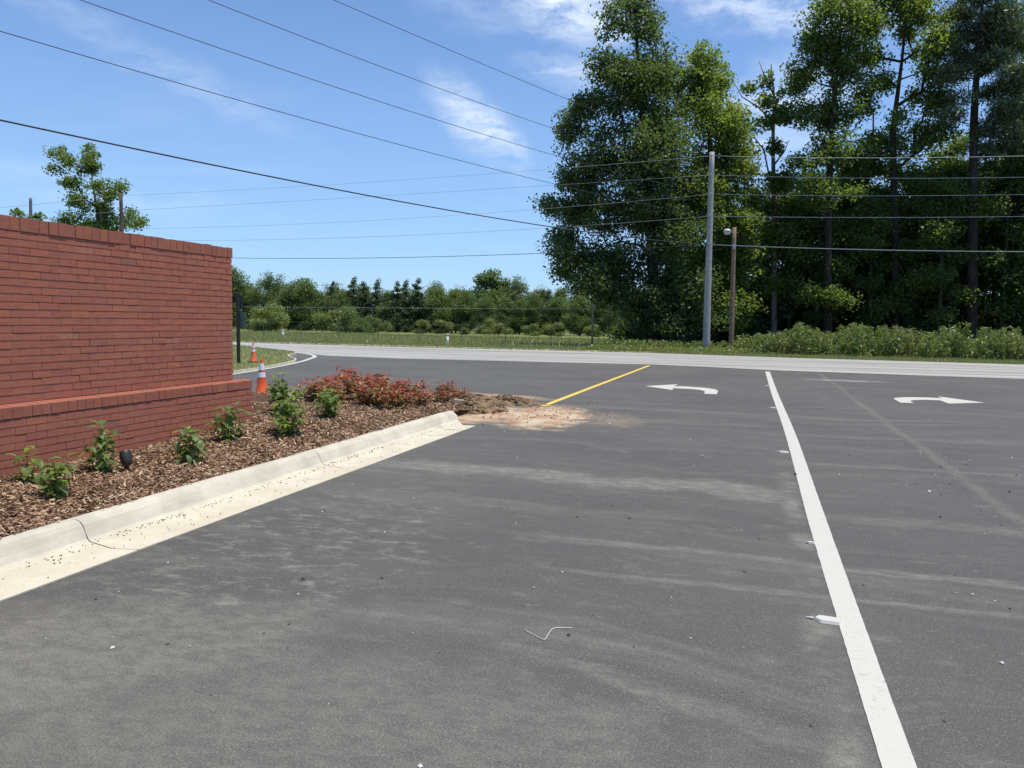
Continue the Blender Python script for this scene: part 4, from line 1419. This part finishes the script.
def lamp_pole():
    x, y = -1.13, 47.3
    r = empty('lamp_pole', (x, y, 0.0), label='shorter brown wooden pole carrying a round street lamp', cat='lamp pole', group='poles along the road')
    mb = MB()
    zs = np.linspace(-0.5, 7.15, 10)
    mb.tube([(-0.07*max(z, 0)/7, 0, z) for z in zs], np.interp(zs, [0, 7.15], [0.155, 0.12]), 14)
    mb.build('pole', m_brownpole, r, smooth=True)
    a = MB()
    a.tube([(-0.12, -0.1, 6.75), (-0.25, -0.25, 6.92), (-0.45, -0.4, 6.98)], 0.025, 8)
    a.build('lamp_arm', m_steel, r, smooth=True)
    h = MB()
    h.lathe([(0.02, 0.16), (0.12, 0.145), (0.19, 0.10), (0.22, 0.04), (0.22, 0.0), (0.1, -0.02)], 18, 0, (-0.45, -0.42, 6.88))
    ho = h.build('lamp_head', mat_plain("pale_lamp_shell", (0.55, 0.56, 0.55), 0.4, 0.5, 0.05), r, smooth=True)
    g = MB()
    g.lathe([(0.19, 0.0), (0.19, -0.12), (0.14, -0.17), (0.04, -0.19)], 16, 0, (-0.45, -0.42, 6.87))
    g.build('lamp_glass', mat_plain("lamp_glass", (0.5, 0.52, 0.5), 0.2, 0.5, 0.03), ho, smooth=True)
    bx = MB()
    bx.box(-0.10, 0.06, -0.22, -0.11, 5.9, 6.2)
    bx.build('cable_clamp', m_steel, r)


lamp_pole()
PC = np.array([-18.0, 3.0])
ZC = [10.9, 9.93, 8.79, 7.55, 5.84]


def wire(p0, z0, p1, z1, sag, rad, mat, label, cat='overhead wire'):
    t = np.linspace(0, 1, 41)
    X = p0[0]+(p1[0]-p0[0])*t
    Y = p0[1]+(p1[1]-p0[1])*t
    Z = z0+(z1-z0)*t-4*sag*t*(1-t)
    o = MB().tube(np.stack([X, Y, Z], 1), rad, 5).build('overhead_wire', mat, smooth=True)
    tag(o, label, cat, 'wires strung between the road poles')


ordn = ['topmost', 'second', 'third', 'fourth', 'lowest']
wy = np.array([0, -0.32])
for i in range(5):
    th = [0.0115, 0.0115, 0.0115, 0.012, 0.022][i]
    wire(PA+wy, ZA[i], PC, ZC[i], [0.36, 0.72, 0.66, 0.55, 0.66][i], th-0.002, m_black, ('%s of the wires sloping from the grey pole to the upper left corner' % ordn[i]) if i < 4 else 'thick black cable sloping from the grey pole to the left, lowest of its set')
    wire(PA+wy, ZA[i], PB+wy, ZB[i], [0.22, 0.05, 0.42, 0.45, 0.50][i], th*0.75, m_alu if i < 4 else m_black, '%s of the level wires from the grey pole to the left over the field' % ordn[i])
    wire(PA+wy, ZA[i], np.array([42.5, 44.3]), ZA[i], [0.95, 0.93, 0.69, 0.53, 0.71][i], th*1.0, m_alu, '%s of the wires running right from the grey pole across the wood' % ordn[i])
PL = np.array([-92., 51.])
for i in range(2):
    wire(PB+wy, ZB[i], PL, ZB[i]+.1, 0.5, 0.013, m_alu, ['upper', 'lower'][i]+' of the two wires left of the dark pole over the wall')


# ------------------------------------------------------------------ field fence, marker posts
def field_fence():
    Y = 50.0
    r = empty('wire_fence', (-35, Y, float(zt(-35, Y))), label='thin wire fence on slim posts along the near side of the field', cat='fence')
    xs_ = np.arange(-64, -9, 3.2)
    for x in xs_:
        mb = MB()
        z = float(zt(x, Y))-r.location[2]
        mb.tube([(x+35, 0, z-.2), (x+35, 0, z+1.35)], 0.022, 6)
        mb.build('post', m_fence, r)
    mb = MB()
    for h in (1.3, 0.9, 0.5):
        mb.tube([(x+35, -0.03, float(zt(x, Y))-r.location[2]+h-0.03*(i % 2)) for i, x in enumerate(np.arange(-64, -9.5, 1.6))], 0.006, 4)
    mb.build('fence_wire', m_fence, r)
    mb = MB()
    mb.tube([(0, 0, -.2), (0.02, 0, 1.4), (0, 0, 2.75)], [0.06, 0.055, 0.05], 8)
    c = at(592, 340, 49)
    p = mb.build('wooden_post', m_brownpole, smooth=True)
    p.location = (c[0], 49, float(zt(c[0], 49)))
    tag(p, 'thin wooden post at the field edge left of the big dark tree', 'post')
    a = at(592, 309, 49)
    wire(np.array([a[0], 49]), a[2], np.array([-70., 51.]), at(232, 306, 49)[2]+0.1, 0.1, 0.007, m_alu, 'low wire strung over the field from the thin wooden post')


field_fence()


def marker(px, py, Y, h, w, label, mat):
    c = at(px, py, Y)
    r = empty('marker_post', (c[0], Y, float(zt(c[0], Y))), label=label, cat='marker post')
    mb = MB()
    mb.tube([(0, 0, -.1), (0, 0, h*.86)], w*.5, 10)
    mb.build('post', mat, r, smooth=True)
    mb = MB()
    mb.lathe([(w*.58, h*.80), (w*.58, h*.95), (w*.35, h), (0.01, h)], 10)
    mb.build('cap', m_porcelain, r, smooth=True)


m_white = mat_plain("white_plastic", (0.72, 0.72, 0.70), 0.5, 0.4, 0.06)
marker(447.5, 345, 44, 0.72, 0.15, 'short white marker post on the far verge left of centre', m_white)
marker(283, 339, 60, 0.6, 0.22, 'small white post in front of the pale bushes above the cones', m_white)


# ------------------------------------------------------------------ sign, cones
def road_sign():
    x, y = -15.65, 20.9
    r = empty('sign_post', (x, y, 0.05), R(-8), label='black sign post on the grass wedge, its signs seen from behind', cat='sign')
    blk = mat_plain("black_painted_steel", (0.018, 0.019, 0.02), 0.5, 0.4, 0.1)
    back = mat_plain("sign_back", (0.10, 0.125, 0.115), 0.55, 0.4, 0.1)
    mb = MB()
    mb.box(-0.04, 0.04, -0.04, 0.04, -0.1, 2.22)
    mb.add([(-.05, -.05, 2.22), (.05, -.05, 2.22), (.05, .05, 2.22), (-.05, .05, 2.22), (0, 0, 2.28)], [(0, 1, 4), (1, 2, 4), (2, 3, 4), (3, 0, 4), (3, 2, 1, 0)])
    mb.build('post', blk, r)
    mb = MB()
    mb.prism([(-.15, -.0), (.15, 0), (.18, .04), (.18, .48), (.15, .52), (-.15, .52), (-.18, .48), (-.18, .04)], 0, 0.012)
    o = mb.build('sign_panel', back, r)
    o.rotation_euler = (R(90), 0, R(10))
    o.location = (0.06, 0.065, 1.12)
    mb = MB()
    mb.box(-0.11, 0.11, -0.006, 0.006, 1.75, 2.16)
    o = mb.build('name_blade', blk, r)
    o.rotation_euler = (0, 0, R(35))
    o.location = (0.0, 0.07, 0)


road_sign()
m_cone = mat_plain("orange_cone", (0.72, 0.10, 0.025), 0.5, 0.4, 0.1, 6)
m_coneold = mat_plain("faded_orange_cone", (0.70, 0.15, 0.05), 0.6, 0.3, 0.15, 6)
m_refl = mat_plain("reflective_collar", (0.68, 0.70, 0.72), 0.35, 0.5, 0.08, 10)
m_rubber = mat_plain("black_rubber", (0.02, 0.02, 0.02), 0.7, 0.3)


def cone(loc, H, label, mat, rz=0.0, tilt=0.0):
    r = empty('traffic_cone', loc, rz, label, 'traffic cone', 'traffic cones')
    r.rotation_euler = (tilt, 0, rz)
    h = 0.225*H
    mb = MB()
    c = 0.05
    mb.prism([(-h+c, -h), (h-c, -h), (h, -h+c), (h, h-c), (h-c, h), (-h+c, h), (-h, h-c), (-h, -h+c)], 0, 0.032)
    mb.build('base', m_rubber, r)
    rb, rt = 0.168*H, 0.026
    rad = lambda z: rb+(rt-rb)*z/H
    mb = MB()
    mb.lathe([(rb+.012, .033), (rad(.05), .05), (rad(H*.5), H*.5), (rad(H*.95), H*.95), (rt*0.9, H*.985), (rt*.6, H), (.003, H)], 28)
    b = mb.build('body', mat, r, smooth=True)
    for (a, c2) in ((.535, .66), (.715, .885)):
        mb = MB()
        mb.lathe([(rad(H*a)+.003, H*a), (rad(H*c2)+.003, H*c2)], 28, cap=False)
        mb.build('collar', m_refl, b, smooth=True)


cone((-8.85, 12.5, 0.0), 0.76, 'nearer traffic cone standing just past the end of the brick wall', m_cone, 0.3)
cone((-15.6, 21.6, 0.05), 0.66, 'farther faded cone on the grass wedge beside the sign post', m_coneold, 0.7, R(3))


# ------------------------------------------------------------------ planting
def leaf_patch(mb, base, d, up, L, W, curl, mat=0):
    """one pointed leaf, folded along its midrib, 8 quads"""
    d = d/np.linalg.norm(d)
    s = np.cross(d, up)
    s /= np.linalg.norm(s)+1e-9
    n = np.cross(s, d)
    prof = [0.10, 0.72, 1.0, 0.70, 0.04]
    V = []
    for i, w in enumerate(prof):
        t = i/4
        c = base+d*L*t*(1-0.12*curl*t)+n*(-curl*L*0.5*t*t)
        e = s*W*0.5*w
        V += [c+e+n*W*0.16*w, c, c-e+n*W*0.16*w]
    fs = []
    for i in range(4):
        a = i*3
        fs += [(a, a+1, a+4, a+3), (a+1, a+2, a+5, a+4)]
    mb.add(V, fs, mat)


def shrub(name, loc, seed, H, W, nstem, leafL, label, group, lean=(0, 0)):
    rng = np.random.default_rng(seed)
    r = empty(name, loc, rng.uniform(0, 6), label, 'shrub', group)
    st, lf = MB(), MB()
    for k in range(nstem):
        a = rng.uniform(0, 2*pi)
        rr = W*0.5*math.sqrt(rng.random())
        h = H*rng.uniform(0.6, 1.0)*(1-0.25*(rr/(W*.5))**2)
        tip = np.array([cos(a)*rr, sin(a)*rr, h])
        p0 = np.array([cos(a)*rr*0.25, sin(a)*rr*0.25, -0.03])
        mid = (p0+tip)/2+np.array([cos(a), sin(a), 0])*rr*0.18
        pts = np.array([p0, mid, tip])
        st.tube(pts, [0.005, 0.004, 0.0025], 5)
        nl = int(max(4, h/ (leafL*0.42)))
        for j in range(nl):
            t = 0.12+0.88*(j+rng.random()*.5)/nl
            p = (1-t)**2*p0+2*t*(1-t)*mid+t*t*tip
            for s in (0, 1):
                aa = j*1.57+s*pi+rng.normal(0, .4)+k
                el = rng.uniform(-0.45, 0.55)+(0.35 if t > .9 else 0)
                d = np.array([cos(aa)*cos(el), sin(aa)*cos(el), sin(el)])
                L = leafL*rng.uniform(.6, 1.15)*(0.75+0.35*t)
                pet = p+d*L*0.22
                leaf_patch(lf, pet, d, np.array([0, 0, 1.0]), L, L*rng.uniform(.58, .75), rng.uniform(.5, 1.6))
    st.build('stem', M['stem'], r, smooth=True)
    lf.build('foliage', M['hydrangea'], r, smooth=True)
    return r


G = 'green leafy shrubs planted in the mulch'
for i, (x, y, H, W, ns, lab) in enumerate([
        (-5.10, 4.56, 0.43, 0.26, 8, 'nearest green shrub with drooping leaves at the left end of the bed'),
        (-5.72, 4.86, 0.46, 0.16, 3, 'thin sparse green shrub against the plinth at the far left'),
        (-5.52, 5.40, 0.48, 0.24, 8, 'green shrub just left of the black spotlight'),
        (-5.10, 6.05, 0.42, 0.22, 9, 'compact green shrub right of the black spotlight'),
        (-5.42, 7.10, 0.44, 0.38, 10, 'wide green shrub in front of the end of the plinth'),
        (-5.14, 7.72, 0.50, 0.40, 15, 'dense tall green shrub nearest the kerb in the middle of the bed'),
        (-5.95, 8.85, 0.56, 0.42, 15, 'tall green shrub beside the orange cone, past the wall end'),
        (-5.42, 9.15, 0.46, 0.36, 13, 'bushy upright green shrub in front of the red leaved row')]):
    shrub('leafy_shrub', (x, y, float(bed_z(x, y))), 100+i, H, W, ns, 0.10 if i != 5 and i != 7 else 0.095, lab, G)


def nandina(seed):
    rng = np.random.default_rng(seed)
    st, lo, hi = MB(), MB(), MB()
    H = 0.52
    for k in range(8):
        a = rng.uniform(0, 2*pi)
        rr = 0.26*math.sqrt(rng.random())
        h = H*rng.uniform(.55, 1.0)
        p0 = np.array([cos(a)*rr*.4, sin(a)*rr*.4, -.03])
        tip = np.array([cos(a)*rr, sin(a)*rr, h])
        st.tube(np.array([p0, (p0+tip)/2, tip]), [.006, .005, .003], 5)
        for j in range(14):
            t = 0.22+.78*j/13
            p = p0*(1-t)+tip*t
            aa = rng.uniform(0, 2*pi)
            out = np.array([cos(aa), sin(aa), rng.uniform(-.1, .6)])
            q = p+out*rng.uniform(.03, .10)
            st.tube(np.array([p, q]), [.002, .0012], 3, cap=False)
            for s in range(3):
                d = out+rng.normal(0, .7, 3)
                L = rng.uniform(.07, .125)
                leaf_patch(hi if t > .85 and rng.random() < .8 else lo, q+rng.normal(0, .012, 3), d, np.array([0, 0, 1.]), L, L*.42, rng.uniform(0, .7))
    return st.mesh('stem', M['twig'], True), lo.mesh('foliage', M['rust_leaf'], True), hi.mesh('red_foliage', M['red_leaf'], True)


nk = [nandina(200+s) for s in range(3)]
rng0 = random.Random(5)
spots = [(-7.0, 10.4, .75, 'leftmost red tipped shrub of the row, nearest the cone'), (-6.45, 10.75, .95, None), (-6.7, 11.5, .95, None), (-6.05, 10.35, .85, None), (-6.0, 11.2, 1.05, None), (-5.6, 10.65, .9, None),
         (-5.5, 11.5, 1.0, None), (-5.1, 10.6, .75, None), (-5.05, 11.35, .8, None), (-6.3, 12.2, 1.1, None), (-5.7, 12.3, .95, None), (-4.95, 12.1, .62, None), (-6.9, 12.4, 1.1, None), (-5.25, 12.9, .7, None), (-5.45, 11.0, .8, None), (-6.9, 11.1, .8, None), (-5.0, 12.75, .6, 'small red shrub at the right end of the row by the soil heap')]
for x, y, s, lab in spots:
    k = rng0.randrange(3)
    r = empty('red_shrub', (x, y, float(bed_z(x, y))), rng0.uniform(0, 6.28), lab or 'red and rust leaved shrub inside the crowded row at the far end of the bed', 'shrub', 'red leaved shrubs at the end of the bed')
    r.scale = (s*1.1, s*1.1, s*rng0.uniform(.6, .8))
    link('stem', nk[k][0], r)
    link('foliage', nk[k][1], r)
    link('red_foliage', nk[k][2], r)


def spotlight():
    x, y = -5.42, 5.60
    z = float(bed_z(x, y))
    r = empty('garden_spotlight', (x, y, z), R(0), 'small black garden spotlight on a stake aimed at the brick wall', 'spotlight')
    br = mat_plain("dark_bronze_metal", (0.034, 0.028, 0.023), 0.42, 0.5, 0.1, 20)
    mb = MB()
    mb.tube([(0, 0, -.1), (0, 0, .085)], [.012, .014], 10)
    mb.lathe([(.014, .0), (.026, .012), (.026, .05), (.018, .06)], 12)
    mb.build('stake', br, r, smooth=True)
    # housing along an axis pointing up and towards the wall
    d = np.array([-.24, 0.06, .97])
    d /= np.linalg.norm(d)
    mb = MB()
    r.scale = (.86, .86, .78)
    L = [(-.085, .020), (-.075, .042), (-.05, .054), (-.01, .060), (.04, .061), (.08, .054), (.095, .050), (.098, .046)]
    c = np.array([0, 0, .155])
    mb.tube([c+d*t for t, _ in L], [q for _, q in L], 20)
    h = mb.build('housing', br, r, smooth=True)
    mb = MB()
    mb.tube([c+d*.0985, c+d*.101], [.05, .05], 20)
    mb.build('lens', mat_plain("lens_glass", (.25, .26, .26), .1, .6, .02), h)
    mb = MB()
    mb.tube([(0, 0, .05), (.0, .0, .10), c-d*.03], [.013, .015, .02], 8)
    mb.build('knuckle', br, r, smooth=True)


spotlight()

# ------------------------------------------------------------------ small things on the asphalt
m_tab = mat_plain("white_tab", (.60, .58, .52), .45, .4, .04)
for (x, y, s, lab) in [(0.445, 4.24, 1.0, 'nearest white paint splash beside the lane line'), (0.46, 5.74, .4, 'faint second white splash beside the lane line'), (0.43, 9.8, 0.9, 'bright white splash beside the middle of the lane line'),
                       (0.43, 15.0, 0.8, 'white splash beside the far part of the lane line'), (0.43, 20.4, 0.8, 'farthest white splash, near the top of the lane line')]:
    mb = MB()
    pts = [(-.075, .0), (-.05, .028), (.045, .022), (.062, .0), (.05, -.026), (-.045, -.024)]
    V = [(a*1.0, b, .0) for a, b in pts]+[(a*.9, b*.8, .012) for a, b in pts]
    n = 6
    mb.add(V, [tuple(range(n-1, -1, -1)), tuple(range(n, 2*n))]+[(i, (i+1) % n, n+(i+1) % n, n+i) for i in range(n)])
    mb.tube([(-.075, 0.002, .004), (-.09, .005, .004), (-.112, .008, .003)], [.006, .005, .002], 5)
    o = mb.build('paint_splash', m_tab)
    o.location = (x, y, .002)
    o.scale = (s, s*1.7, 1.3)
    tag(o, lab, 'paint splash', 'white splashes beside the lane line')
mb = MB()
zz = smooth_path([(-1.03, 3.60), (-0.98, 3.565), (-0.925, 3.53), (-0.905, 3.525), (-0.905, 3.60), (-0.90, 3.665), (-0.865, 3.69), (-0.81, 3.71)], 5)
mb.tube([(a, b, .003) for a, b in zz], 0.0024, 5)
tag(mb.build('white_string', m_tab, smooth=True), 'short zigzag of white string lying on the open asphalt', 'string')
